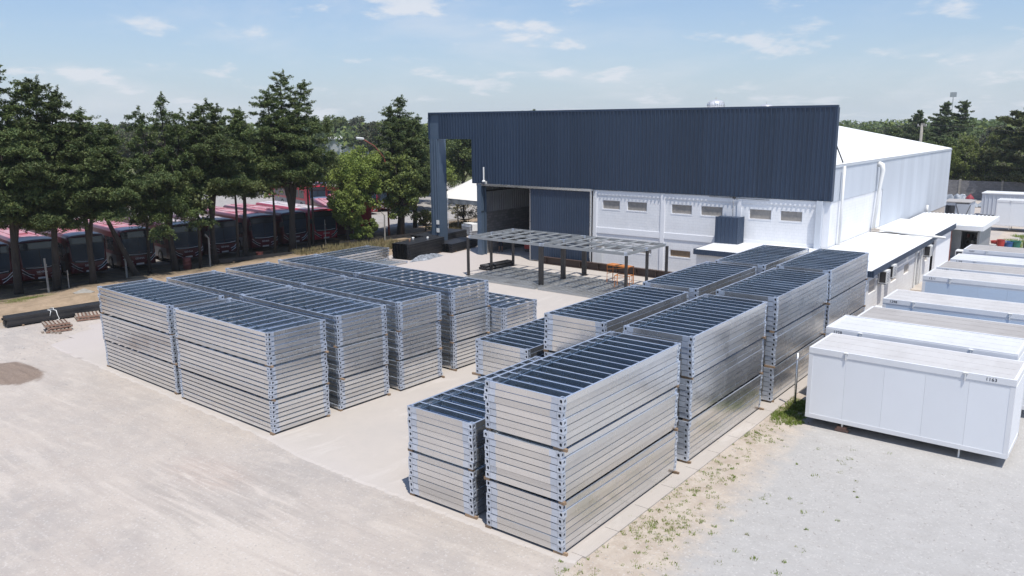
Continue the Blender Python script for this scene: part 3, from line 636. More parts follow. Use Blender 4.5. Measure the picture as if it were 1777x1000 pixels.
# ================================================================ CONTAINER MODULES
def container(x, y, label, number, front='panel_white', top='top_dusty', ztop=2.9, dx=6.25, num_right=False, rz=0.0, parapet=False, zb=0.33):
    t = thing('office_module', label, 'site cabin', (x, y, 0), rz, 'white cabin modules in a row')
    W_, D_ = dx, 2.45
    mb = MB(); nP = 5; s = W_/nP
    # front, back panels: each an object
    pm = MB().box(0, s-0.004, 0, 0.05, zb+0.14, ztop-0.30).mesh('wall_panel', front)
    pe = MB().box(0, 0.05, 0, D_/2-0.11, zb+0.14, ztop-0.30).mesh('wall_panel_end', front)
    for i in range(nP):
        part('wall_panel', pm, t, (i*s+0.003, 0.012, 0)); part('wall_panel', pm, t, (i*s+0.003, D_-0.075, 0))
    for q_ in range(2):
        part('wall_panel', pe, t, (0.012, 0.1+q_*(D_/2-0.1), 0)); part('wall_panel', pe, t, (W_-0.062, 0.1+q_*(D_/2-0.1), 0))
    core = MB().box(0.06, W_-0.06, 0.06, D_-0.06, zb+0.1, ztop-0.25).build('inner_wall', front, t)
    b = MB()
    for (x0, x1, y0, y1) in ((0.0, W_, 0.0, 0.09), (0.0, W_, D_-0.09, D_), (0.0, 0.09, 0.09, D_-0.09), (W_-0.09, W_, 0.09, D_-0.09)): b.box(x0, x1, y0, y1, zb, zb+0.15)
    b.box(0.09, W_-0.09, 0.09, D_-0.09, zb+0.02, zb+0.1)
    b.build('floor_rail', 'paint_white', t)
    b = MB()
    for (x0, x1, y0, y1) in ((-0.006, W_+0.006, -0.008, 0.1), (-0.006, W_+0.006, D_-0.1, D_+0.008), (-0.006, 0.1, 0.1, D_-0.1), (W_-0.1, W_+0.006, 0.1, D_-0.1)): b.box(x0, x1, y0, y1, ztop-0.2, ztop)
    b.box(0.1, W_-0.1, 0.01, 0.03, ztop-0.30, ztop-0.201)
    b.build('roof_rail', 'paint_white', t)
    pc = MB().box(0, 0.14, 0, 0.14, zb, ztop-0.2).mesh('corner_post', 'paint_white')
    for px, py in ((0.0, 0.004), (W_-0.14, 0.004), (0.0, D_-0.144), (W_-0.14, D_-0.144)): part('corner_post', pc, t, (px, py, 0))
    rb = MB().box(0.08, W_-0.08, 0.08, D_-0.08, ztop-0.1, ztop+0.006)
    ns = 6
    rb.build('roof_sheet', top, t)
    sm = MB().box(0, W_-0.3, 0, 0.03, 0, 0.006).mesh('roof_seam', top)
    for i in range(3): part('roof_seam', sm, t, (0.15, 0.5+i*0.7, ztop+0.006))
    if parapet:
        pb = MB(); 
        for (x0, x1, y0, y1) in ((0.0, W_, 0.0, 0.05), (0.0, W_, D_-0.05, D_), (0.0, 0.05, 0.05, D_-0.05), (W_-0.05, W_, 0.05, D_-0.05)): pb.box(x0, x1, y0, y1, ztop, ztop+0.05)
        pb.build('roof_kerb', 'paint_white', t)
    # roof drains
    for fx in (0.2, 0.78):
        MB().bar((W_*fx, -0.03, ztop-0.02), (W_*fx, -0.03, ztop-0.26), 0.035).tube([(W_*fx-.07, -0.03, ztop-0.015), (W_*fx+.07, -0.03, ztop-0.015)], 0.026, 8).build('drain_pipe', 'plastic_white', t)
    for fx, fy in ((1.25, 0.15), (4.9, 0.15), (1.25, 2.1), (4.9, 2.1)):
        MB().tube([(fx, fy, 0.18 if (fx < 2) == (fy < 1) else 0.0), (fx, fy, zb)], 0.03, 8).box(fx-0.08, fx+0.08, fy-0.08, fy+0.08, zb-0.02, zb-0.003).build('screw_jack', 'plastic_white', t)
    if number:
        cu = bpy.data.curves.new('number', 'FONT'); cu.body = number; cu.size = 0.145; cu.extrude = 0.001; cu.offset = 0.002; cu.materials.append(M['ink']); cu.space_character = 1.12
        text_mesh('number_lettering', cu, t, ((W_-0.82 if num_right else 0.28), -0.011, ztop-0.15), (R(90), 0, 0))
    return t
CT = [(-8.52, 28.0, 'nearest white cabin module numbered 1163 on bare gravel', '1163', 'panel_white', 'top_dusty', 2.9, True, False),
      (-8.80, 30.75, 'bright clean topped cabin module right behind module 1163', '1228', 'panel_white', 'top_clean', 2.98, False, True),
      (-8.45, 33.45, 'beige dusty topped cabin module, third from the camera', '', 'panel_white', 'top_beige', 2.93, False, False),
      (-8.45, 37.75, 'bluish walled cabin module numbered 1298 with air conditioner', '1298', 'panel_blue', 'top_dusty', 2.95, False, False),
      (-8.20, 44.65, 'bluish walled cabin module with pale streaked top, numbered 1211', '1211', 'panel_blue', 'top_dusty', 2.95, False, False),
      (-8.15, 47.75, 'grey dusty topped cabin module numbered 1183', '1183', 'panel_white', 'top_beige', 2.95, False, False),
      (-8.05, 51.1, 'white topped cabin module numbered 1199 below the kitchen', '1199', 'panel_white', 'top_clean', 2.95, False, False),
      (-8.10, 55.6, 'grey topped cabin module farthest along the row', '1207', 'panel_white', 'top_beige', 2.95, False, False)]
for c in CT: container(c[0], c[1], c[2], c[3], c[4], c[5], c[6], num_right=c[7], parapet=c[8], rz=-0.012)
k_ = 0
for c in CT:
    for fx, fy in ((1.25, 0.25), (4.9, 2.2)):
        b = MB().box(-0.22, 0.22, -0.06, 0.06, 0, 0.09).box(-0.16, 0.16, -0.055, 0.065, 0.09, 0.18)
        b.build('foot_block', 'wood_red', None, (c[0]+fx, c[1]+fy-0.1, 0.0), label='timber packing, %s side %s, under the %s' % ('west' if fx < 2 else 'east', 'front' if fy < 1 else 'back', ' '.join(c[2].split()[:6])), cat='packing block', group='packing under the cabin modules'); k_ += 1

# ================================================================ FACTORY HALL
FX0, FX1, FY = -48.4, -14.85, 51.0
hall = thing('factory_hall', 'large hall with dark navy corrugated facade and white roof', 'factory building', (FX0, FY, 0))
def hp(mb, name, mats, parent=None, smooth=False, **k):
    mb.v = [(x-FX0, y-FY, z) for x, y, z in mb.v]
    return mb.build(name, mats, parent or hall, None, smooth, **k)
def corr_profile(width, pitch=0.3, top=0.05, slope=0.02, h=0.085):
    pts = []; n = int(round(width/pitch))
    for i in range(n):
        b = i*pitch
        pts += [(b, 0), (b+pitch-top-2*slope, 0), (b+pitch-top-slope, h), (b+pitch-slope, h)]
    pts.append((n*pitch, 0)); return pts
def corr_sheet(name, width, z0, z1, mat, pitch=0.3, h=0.085, thick=0.004):
    """sheet in x, ribs pointing to -y"""
    pr = corr_profile(width, pitch, h=h); mb = MB(); n = len(pr)
    for z in (z0, z1):
        for (x, d) in pr: mb.v.append((x, -d, z))
    for z in (z0, z1):
        for (x, d) in pr: mb.v.append((x, -d+thick, z))
    for i in range(n-1):
        mb.f.append((i, i+1, n+i+1, n+i)); mb.f.append((2*n+i+1, 2*n+i, 3*n+i, 3*n+i+1))
        mb.f.append((i+1, i, 2*n+i, 2*n+i+1)); mb.f.append((n+i, n+i+1, 3*n+i+1, 3*n+i))
    mb.mi = [0]*len(mb.f); return mb.mesh(name, mat)
ZB, ZT = 5.88, 11.5
SW = 1.2
full_s = corr_sheet('cladding_sheet', SW, ZB, ZT, 'navy'); lint_s = corr_sheet('cladding_sheet_short', SW, 9.48, ZT, 'navy')
x = FX1-SW
while x > FX0-0.01:
    part('cladding_sheet', lint_s if x < -43.7 else full_s, hall, (x-FX0, -0.10, 0)); x -= SW
xs = x+SW
MB().box(0, FX1-FX0+0.06, -0.16, 0.12, ZT, ZT+0.14).build('parapet_cap', 'navy_trim', hall)
MB().box(-0.004, 0.05, -0.165, 0.1, 9.4, ZT).build('edge_trim', 'navy_trim', hall)
MB().box(FX1-FX0-0.0, FX1-FX0+0.07, -0.17, 0.25, ZB-0.02, ZT).build('edge_trim', 'navy_trim', hall)
# back of the parapet and the girts of the portal
b = MB(); b.box(-42.78, FX1-0.02, FY+0.0, FY+0.14, 5.9, 11.5); hp(b, 'parapet_back', 'navy_light')
b = MB(); b.box(FX0+0.03, -42.78, FY-0.09, FY+0.30, 9.45, 9.52); b.box(FX0+0.03, -42.78, FY+0.0, FY+0.06, 9.52, 11.5); hp(b, 'lintel', 'navy_light')
# portal post (clad), with white downpipe fittings
ps = corr_sheet('post_cladding', 0.9, 0, 9.45, 'navy_light', 0.3); part('post_cladding', ps, hall, (0.03, -0.08, 0))
b = MB(); b.box(FX0+0.02, FX0+1.0, FY-0.06, FY+0.9, 0, 9.45); hp(b, 'portal_post', 'navy_light')
for z_ in (0.55, 1.5, 2.2): 
    b = MB(); b.box(FX0+0.7, FX0+0.98, FY-0.2, FY-0.13, z_, z_+0.35); hp(b, 'wrap_band', 'plastic_white')
# door jamb column, a C-section
b = MB(); b.box(-42.85, -42.78, FY-0.45, FY+0.1, 0, 5.85); b.box(-42.78, -42.45, FY-0.45, FY-0.41, 0, 5.85); b.box(-42.45, -42.40, FY-0.45, FY-0.1, 0, 5.85); b.box(-42.78, -42.3, FY+0.05, FY+0.1, 0, 5.85)
b.box(-42.86, -42.40, FY-0.46, FY-0.05, 3.55, 3.65); hp(b, 'door_jamb', 'navy_light')
# sliding door leaf made of sheets, rail above
for i in range(5):
    w = 1.1; ds = corr_sheet('door_sheet', w, 0.12, 5.72, 'navy', 0.22, 0.035) if i == 0 else ds
    part('door_sheet', ds, hall, (-37.5+i*w-FX0, -0.30, 0))
b = MB(); b.box(-37.52, -32.0, FY-0.29, FY-0.25, 0.1, 5.74); b.box(-37.56, -37.5, FY-0.34, FY-0.24, 0.05, 5.76); b.box(-32.0, -31.92, FY-0.36, FY-0.24, 0.05, 5.76); hp(b, 'door_frame', 'galv')
b = MB(); b.box(-42.9, -31.85, FY-0.42, FY-0.14, 5.78, 5.90); b.box(-42.9, -31.85, FY-0.44, FY-0.42, 5.74, 5.90); hp(b, 'door_rail', 'galv')
# white painted block wall with pilasters, band beams and recessed windows
wins_up = [(-31.15, -29.65), (-29.08, -27.45), (-25.57, -24.0), (-23.38, -21.78), (-19.99, -18.49), (-17.94, -16.51)]
wins_lo = [(-31.0, -29.4), (-28.6, -27.0), (-25.59, -23.99)]
def wall_with_holes(x0, x1, z0, z1, holes, y0, y1):
    mb = MB(); zs = sorted({z0, z1}|{h[2] for h in holes}|{h[3] for h in holes})
    for a, c in zip(zs, zs[1:]):
        hs = sorted([h for h in holes if h[2] <= a+1e-6 and h[3] >= c-1e-6]); x = x0
        for h in hs: mb.box(x, h[0], y0, y1, a, c); x = h[1]
        mb.box(x, x1, y0, y1, a, c)
    return mb
b = wall_with_holes(-31.92, FX1-0.35, 0, 5.86, [(a, c, 4.46, 5.14) for a, c in wins_up]+[(a, c, 1.44, 1.96) for a, c in wins_lo], FY, FY+0.2)
hp(b, 'front_wall', 'brick_white')
for i, (a, c) in enumerate(wins_up+wins_lo):
    z0, z1 = (4.46, 5.14) if i < 6 else (1.44, 1.96)
    w = hp(MB().box(a, c, FY+0.09, FY+0.12, z0, z1), 'window', 'hatch_brown' if i >= 8 else 'hatch')
    f = MB()
    for bx in ((a, c, z1-0.04, z1), (a, c, z0, z0+0.04), (a, a+0.04, z0+0.04, z1-0.04), (c-0.04, c, z0+0.04, z1-0.04)): f.box(bx[0], bx[1], FY+0.02, FY+0.09, bx[2], bx[3])
    f.v = [(x-FX0, y-FY, z) for x, y, z in f.v]; f.build('window_frame', 'plaster', w)
    s_ = MB().box(a-0.03, c+0.03, FY-0.015, FY+0.04, z0-0.05, z0); s_.v = [(x-FX0, y-FY, z) for x, y, z in s_.v]; s_.build('window_sill', 'plaster', w)
for a, c in ((-31.92, -31.6), (-26.35, -26.05), (-20.78, -20.5)): hp(MB().box(a, c, FY-0.07, FY-0.003, 0, 5.84), 'pilaster', 'plaster')
for a, c in ((-31.6, -26.35), (-26.05, -20.78), (-20.5, -15.6)):
    hp(MB().box(a, c, FY-0.05, FY-0.003, 2.68, 3.1), 'tie_beam', 'plaster'); hp(MB().box(a, c, FY-0.04, FY-0.003, 5.5, 5.84), 'tie_beam', 'plaster')
hp(MB().box(-15.55, -15.3, FY-0.35, FY-0.3, 2.9, ZB).box(-15.3, -15.26, FY-0.35, FY+0.0, 2.9, ZB).box(-15.6, -15.55, FY-0.35, FY+0.0, 2.9, ZB), 'corner_channel', 'clad_pale')
hp(MB().box(-15.24, FX1, FY-0.003, FY+0.45, 0, 5.86), 'corner_pillar', 'plaster')
# flood lamp with antenna above the door, wall lamp, meter box
lt = thing('wall_lamp', 'white dome lamp with upright tube above the sliding door', 'lamp', (-42.1, FY-0.45, 6.1))
MB().lathe([(0.02, 0.12), (0.1, 0.1), (0.17, 0.0), (0.13, -0.05), (0.02, -0.06)], 12).build('lamp_dome', 'plastic_white', lt, smooth=True)
MB().tube([(0, 0, 0.12), (0, 0, 1.15)], 0.06, 8).build('upright_tube', 'plastic_white', lt)
MB().tube([(0, 0, 0.0), (0, 0.3, -0.1)], 0.02, 6).box(-0.1, 0.1, 0.25, 0.3, -0.2, 0.0).build('bracket', 'plastic_white', lt)
t = thing('meter_box', 'small beige box on the white wall right of the sliding door', 'box', (-31.35, FY-0.16, 1.6)); MB().box(-.2, .2, 0, .15, 0, .35).box(-.23, .23, -.03, .15, .35, .38).build('box_body', 'hatch', t); MB().box(-.15, .15, -.012, 0, .05, .3).build('box_door', 'plaster_beige', t)
t = thing('light_panel', 'small tilted white panel hung low on the wall by the door', 'panel', (-31.3, FY-0.08, 0.2)); MB().box(-.3, .25, 0, .03, .1, 1.2).build('panel_board', 'roof_white', t)
# right side wall
sw = wall_with_holes(0, 12.1, 0, 5.80, [], 0, 0.2)
o = sw.mesh('side_wall', 'brick_white'); part('side_wall', o, hall, (FX1-FX0, 0.0, 0), math.pi/2).location = (FX1-FX0, 0.45, 0)
for i in range(10):
    if i == 0: ss = corr_sheet('side_sheet', 1.2, 5.80, 7.93, 'clad_pale', 0.2, 0.03)
    part('side_sheet', ss, hall, (FX1-FX0+0.02, 0.3+i*1.2, 0), math.pi/2)
nS = 20
for i in range(nS+1):
    if i == 0: ss2 = corr_sheet('side_sheet_tall', 1.2, 2.55, 7.93, 'clad_pale', 0.2, 0.03)
    part('side_sheet', ss2, hall, (FX1-FX0+0.02, 12.3+i*1.2, 0), math.pi/2)
hp(MB().box(FX1-0.2, FX1-0.01, 63.2, 88.5, 0, 2.6), 'plinth_wall', 'plaster_beige')
hp(MB().box(FX1-0.06, FX1+0.09, FY+0.2, 88.5, 7.9, 8.03), 'eave_gutter', 'clad_pale')
# gutters and downpipes
def pipe(pts, r_, name='downpipe'): 
    mb = MB().tube(pts, r_, 10); return hp(mb, name, 'plastic_white', smooth=True)
pipe([(-14.6, 52.5, 7.95), (-14.6, 52.45, 2.9)], 0.08)
pipe([(-14.75, 61.25, 7.74), (-14.5, 61.2, 7.62), (-14.42, 61.15, 7.3), (-14.5, 60.95, 5.9), (-14.62, 60.6, 3.0)], [0.2, 0.2, 0.17, 0.11, 0.1])
pipe([(-14.6, 78.5, 3.4), (-14.6, 78.5, 2.5)], 0.1)
# roof
rx = -28.8; ez = 8.05; rz_ = 10.86
def slope_sheet(x0, z0, x1, z1, y0, y1, mat):
    n = int(round((y1-y0)/0.25)); mb = MB(); st = (y1-y0)/n
    pr = []
    for i in range(n):
        a = y0+i*st; pr += [(a, 0), (a+st*.68, 0), (a+st*.76, 0.03), (a+st*.92, 0.03)]
    pr.append((y1+0.004, 0)); m = len(pr)
    for (xx, zz_) in ((x0, z0), (x1, z1)):
        for (yy, d) in pr: mb.v.append((xx-FX0, yy-FY, zz_+d))
    for i in range(m-1): mb.f.append((i, i+1, m+i+1, m+i) if x0 > x1 else (i+1, i, m+i, m+i+1))
    mb.mi = [0]*len(mb.f); return mb.mesh('roof_sheet', mat)
ysp = [51.1+i*(88.5-51.1)/12 for i in range(13)]
for a, c in zip(ysp, ysp[1:]):
    part('roof_sheet', slope_sheet(FX1+0.05, ez, rx, rz_, a, c, 'roof_white'), hall); part('roof_sheet', slope_sheet(-42.85, ez, rx, rz_, a, c, 'roof_white'), hall)
hp(MB().bar((rx, 51.2, rz_+0.05), (rx, 88.5, rz_+0.05), 0.5, 0.06), 'ridge_cap', 'roof_white')
b = MB(); b.prism([(FX1, 0), (FX1, 7.95), (rx, rz_-0.06), (-42.8, 7.95), (-42.8, 0)], 'y', 88.3, 88.45); hp(b, 'rear_gable', 'clad_pale')
b = MB(); b.box(-42.85, -42.7, FY+0.1, 88.3, 0, 3.5); hp(b, 'left_wall', 'block_grey')
for i in range(31):
    if i == 0: li = corr_sheet('left_sheet', 1.2, 3.5, 8.0, 'clad_in', 0.3, 0.05)
    part('left_sheet', li, hall, (-42.72-FX0, 0.1+i*1.2, 0), math.pi/2)
b = MB()
for y in (63, 69, 75, 81): b.box(-42.62, -42.4, y, y+0.2, 0, 8.0)
for z in (5.2, 6.8): b.box(-42.64, -42.58, FY+0.2, 88.2, z, z+0.12)
hp(b, 'inner_columns', 'dark_steel', kind='stuff')
hp(MB().box(-42.78, -14.9, 88.2, 88.29, 0, 7.9), 'rear_wall', 'block_grey')
hp(MB().bar((-14.95, 51.25, 9.5), (-14.9, 53.1, 8.15), 0.06), 'parapet_strut', 'dark_steel')
# ridge ventilators
for i, (y, w_) in enumerate(((65, 'tallest showing'), (76.5, 'middle'), (87, 'lowest showing'))):
    t = thing('turbine_vent', 'bright metal roof turbine vent, the %s one above the parapet' % w_, 'roof vent', (rx, y, rz_+[0.28, 0.1, 0.02][i]), group='turbine vents on the ridge')
    z_ = [0, 0.0, -0.05][i]
    MB().tube([(0, 0, -0.5), (0, 0, 0.55)], 0.45, 16).build('vent_collar', 'galv', t, smooth=True)
    MB().lathe([(0.45, 0.55), (0.62, 0.66), (0.70, 0.84), (0.70, 1.0), (0.62, 1.18), (0.45, 1.3), (0.1, 1.36)], 24).build('vent_head', 'chrome', t, smooth=True)
    vb = MB()
    for q in range(24):
        a = q*math.pi/12; vb.bar((0.63*math.cos(a), 0.63*math.sin(a), 0.66), (0.74*math.cos(a+.12), 0.74*math.sin(a+.12), 0.9), 0.025); vb.bar((0.74*math.cos(a+.12), 0.74*math.sin(a+.12), 0.9), (0.63*math.cos(a), 0.63*math.sin(a), 1.18), 0.025)
    vb.build('vent_fins', 'galv', t)
    MB().tube([(0, 0, 1.3), (0, 0, 1.55)], 0.04, 6).build('vent_spindle', 'chrome', t)
# ---------------- duct box with flue in front of the facade
t = thing('duct_box', 'small navy clad box with thin flue on the white entrance roof', 'duct box', (-21.85, 50.0, 2.86))
bs = corr_sheet('box_sheet', 1.6, 0, 1.75, 'navy', 0.267, 0.035); part('box_sheet', bs, t, (0, 0, 0)); bs2 = corr_sheet('box_side_sheet', 0.9, 0, 1.75, 'navy', 0.225, 0.035); part('box_sheet', bs2, t, (1.6, 0.0, 0), math.pi/2)
MB().box(0.02, 1.58, 0.02, 0.9, 0, 1.72).build('box_core', 'navy_trim', t)
MB().tube([(1.0, 0.45, 1.7), (1.0, 0.45, 2.75), (1.0, 0.62, 2.95)], 0.035, 6).build('flue', 'galv', t)
MB().bar((1.0, 0.6, 3.05), (0.6, 0.75, 3.0), 0.03).box(0.9, 1.1, 0.5, 0.62, 2.92, 3.02).build('flue_bracket', 'dark_steel', t)
MB().bar((-0.9, 0.9, 2.95), (3.2, 0.9, 2.9), 0.025).build('cable', 'dark_steel', t)
# ================================================================ ANNEX
an = thing('annex', 'low white annex with long white roof and dark corrugated fascia', 'annex', (-14.85, 44.4, 0))
def ap(mb, name, mats, parent=None, **k):
    mb.v = [(x+14.85, y-44.4, z) for x, y, z in mb.v]; return mb.build(name, mats, parent or an, **k)
ap(MB().add([(-21.9, 47.0, 2.78), (-14.84, 47.0, 2.86), (-14.84, 50.95, 2.94), (-21.9, 50.95, 2.86), (-21.9, 47.0, 2.72), (-14.84, 47.0, 2.8), (-14.84, 50.95, 2.88), (-21.9, 50.95, 2.8)], [(0, 1, 2, 3), (7, 6, 5, 4), (0, 4, 5, 1), (3, 7, 4, 0)]), 'entrance_roof', 'roof_white')
b = MB(); x = -14.8
def roofpanel(y0, y1, zi=2.98, zo=2.92, x0=-14.78, x1=-10.62):
    mb = MB(); n = int(round((y1-y0)/0.3)); pr = []
    for i in range(n): a = y0+i*0.3; pr += [(a, 0), (a+0.22, 0), (a+0.245, 0.03), (a+0.275, 0.03)]
    pr.append((y0+n*0.3, 0)); m = len(pr)
    for (xx, zz_) in ((x0, zi), (x1, zo)):
        for yy, d in pr: mb.v.append((xx, yy, zz_+d))
    for i in range(m-1): mb.f.append((i+1, i, m+i, m+i+1))
    mb.mi = [0]*len(mb.f); return mb
for i in range(5): ap(roofpanel(44.4+i*3.2, 44.4+(i+1)*3.2-0.2), 'roof_sheet', 'roof_white')
for i in range(3): ap(roofpanel(60.4+i*3.0, 60.4+(i+1)*3.0, 3.05, 3.0, -14.78, -10.72), 'roof_sheet', 'roof_white')
ap(MB().box(-14.8, -10.8, 44.45, 69.3, 2.80, 2.90), 'ceiling_slab', 'plaster')
# fascia of narrow dark ribs
fs = corr_sheet('fascia_sheet', 1.2, 2.62, 2.96, 'navy', 0.12, 0.02)
for i in range(13): part('fascia_sheet', fs, an, (-10.6+14.85, 0.0+i*1.2, 0), math.pi/2)
fs3 = corr_sheet('fascia_sheet_upper', 1.2, 2.66, 3.04, 'navy', 0.12, 0.02)
for i in range(7): part('fascia_sheet', fs3, an, (-10.7+14.85, 16.0+i*1.2, 0), math.pi/2)
for i in range(6): part('fascia_sheet', fs, an, (-21.9+14.85+i*1.2, 47.0-44.4-0.02, -0.14))
for i in range(3): part('fascia_sheet', fs, an, (-21.92+14.85, 47.0-44.4+1.2*(i+1), -0.14), -math.pi/2)
for i in range(4): part('fascia_sheet', fs, an, (-14.8+14.85+i*1.05, -0.02, 0))
wy = [(45.3, 46.8, 1.5, 2.25), (50.2, 51.6, 1.35, 1.95), (53.4, 54.8, 1.35, 1.95), (56.9, 57.7, 0, 2.25), (59.3, 60.2, 1.35, 1.95)]
mb = MB(); zs = sorted({0, 2.8}|{h[2] for h in wy}|{h[3] for h in wy})
for a, c in zip(zs, zs[1:]):
    y = 44.5
    for h in sorted(h for h in wy if h[2] <= a+1e-6 and h[3] >= c-1e-6): mb.box(-11.05, -10.9, y, h[0], a, c); y = h[1]
    mb.box(-11.05, -10.9, y, 60.4, a, c)
ap(mb, 'side_wall', 'brick_annex')
for i, h in enumerate(wy):
    nm = 'door' if h[2] == 0 else 'window'
    ap(MB().box(-11.02, -10.99, h[0], h[1], max(h[2], 0.03), h[3]), nm, 'grey_steel' if nm == 'door' else 'plaster_beige')
ap(MB().box(-14.8, -11.05, 44.5, 44.65, 0, 2.8), 'front_wall', 'brick_annex')
ap(MB().box(-21.8, -14.9, 47.2, 47.35, 0, 2.7).box(-21.8, -21.65, 47.35, 50.95, 0, 2.7), 'entrance_wall', 'brick_annex')
ap(MB().box(-10.95, -10.82, 60.4, 60.75, 0, 2.8), 'pier', 'plaster'); ap(MB().box(-11.9, -11.75, 60.6, 69.3, 0, 2.8), 'recessed_wall', 'plaster')
ap(MB().box(-11.1, -10.95, 63.2, 68.6, 0, 2.65), 'outer_wall', 'plaster'); ap(MB().box(-11.12, -10.9, 68.62, 68.74, 0, 2.7), 'red_door_post', 'rust_red')
ap(MB().box(-14.8, -11.1, 69.2, 69.3, 0, 2.8), 'rear_wall', 'plaster')
ap(MB().tube([(-14.4, 60.8, 3.1), (-13.9, 60.7, 3.12), (-9.7, 58.9, 3.12)], 0.085, 8), 'roof_pipe', 'plastic_white', smooth=True)
ap(MB().box(-14.7, -14.2, 60.5, 61.0, 2.98, 3.2), 'pipe_box', 'plaster_beige')
for y in (56.3, 57.95): ap(MB().tube([(-10.82, y, 2.55), (-10.82, y, 0.05)], 0.05, 8), 'downpipe', 'plastic_white')
ap(MB().box(-10.85, -10.2, 55.6, 58.6, 0.03, 0.09), 'door_step', 'plaster_beige')
for i, (y, z, x_, d_) in enumerate(((47.1, 1.85, -10.86, 'first of the close pair under the annex fascia'), (48.6, 1.95, -10.86, 'second of the close pair under the annex fascia'), (58.6, 1.85, -10.86, 'lone unit near the annex door'), (38.3, 1.6, -9.0, 'boxy unit hung on the end of module 1298'), (57.0, 1.9, -8.75, 'small unit on the far module end'))):
    t = thing('air_conditioner', 'white air conditioner, '+d_, 'air conditioner', (x_, y, z), group='outdoor air conditioner units')
    w, d, h = (0.75, 0.42, 0.72)
    MB().box(0, d, 0, w, 0, h).build('unit_case', 'plastic_white', t); MB().box(0.05, d-0.05, -0.012, 0, 0.06, h-0.06).build('side_grille', 'dark_steel', t)
    gm = MB()
    for q in range(6): gm.box(d, d+0.012, 0.08, w-0.12, 0.1+q*0.09, 0.13+q*0.09)
    gm.build('fan_grille', 'bus_grey', t); MB().box(-0.02, d-0.05, 0.05, 0.09, -0.05, -0.001).box(-0.02, d-0.05, w-0.09, w-0.05, -0.05, -0.001).build('bracket', 'dark_steel', t)
# ---------------- kitchen shelter behind
ks = thing('kitchen_shelter', 'small grey building under a white corrugated roof behind the annex', 'small building', (-14.6, 69.4, 0))
def kp(mb, name, mats, **k): mb.v = [(x+14.6, y-69.4, z) for x, y, z in mb.v]; return mb.build(name, mats, ks, **k)
for i in range(4):
    n = 5; mb = MB(); w = 1.42; x0 = -14.6+i*w; pr = []
    for q in range(n): a = x0+q*w/n; pr += [(a, 0), (a+0.17, 0), (a+0.2, 0.05), (a+0.26, 0.05)]
    pr.append((x0+w, 0)); m = len(pr)
    for yy, zz_ in ((69.3, 2.78), (77.4, 2.86)):
        for xx, d in pr: mb.v.append((xx, yy, zz_+d))
    for q in range(m-1): mb.f.append((q, q+1, m+q+1, m+q))
    mb.mi = [0]*len(mb.f); kp(mb, 'roof_sheet', 'roof_white')
kp(MB().box(-14.6, -8.92, 69.22, 69.3, 2.5, 2.84).box(-8.98, -8.9, 69.3, 77.4, 2.5, 2.88), 'roof_fascia', 'roof_white')
kp(MB().box(-11.0, -10.6, 71.0, 71.15, 0, 2.7).box(-10.6, -9.4, 71.0, 71.15, 2.2, 2.7).box(-9.5, -9.35, 71.0, 76.8, 0, 2.7).box(-14.5, -11.0, 71.0, 71.15, 0, 2.7).box(-10.6, -9.5, 74.8, 74.95, 0, 2.7), 'wall', 'grey_steel')
kp(MB().box(-14.5, -9.5, 76.7, 76.8, 0, 2.7), 'rear_wall', 'grey_steel')
t = thing('storage_rack', 'cluttered dark rack inside the shelter opening', 'rack', (-10.6, 73.2, 0))
for z in (0.4, 0.9, 1.4): MB().box(0, 1.0, 0, 0.5, z, z+0.03).build('shelf', 'dark_steel', t)
MB().bar((0, 0, 0), (0, 0, 1.8), .04).bar((1, 0, 0), (1, 0, 1.8), .04).bar((0, .5, 0), (0, .5, 1.8), .04).bar((1, .5, 0), (1, .5, 1.8), .04).build('rack_frame', 'dark_steel', t)
for q in range(9):
    r_ = random.Random(q); MB().lathe([(0.09, 0), (0.11, 0.25), (0.06, 0.3)], 8).build('container', ['plastic_white', 'wood', 'rust_red', 'black_steel'][q % 4], None, (-10.45+(q % 3)*0.33, 73.4, 0.43+(q//3)*0.5), label='small tub, %s shelf, %s place of the shelter rack' % (('bottom', 'middle', 'top')[q//3], ('first', 'second', 'last')[q % 3]), cat='tub', group='tubs on the rack')
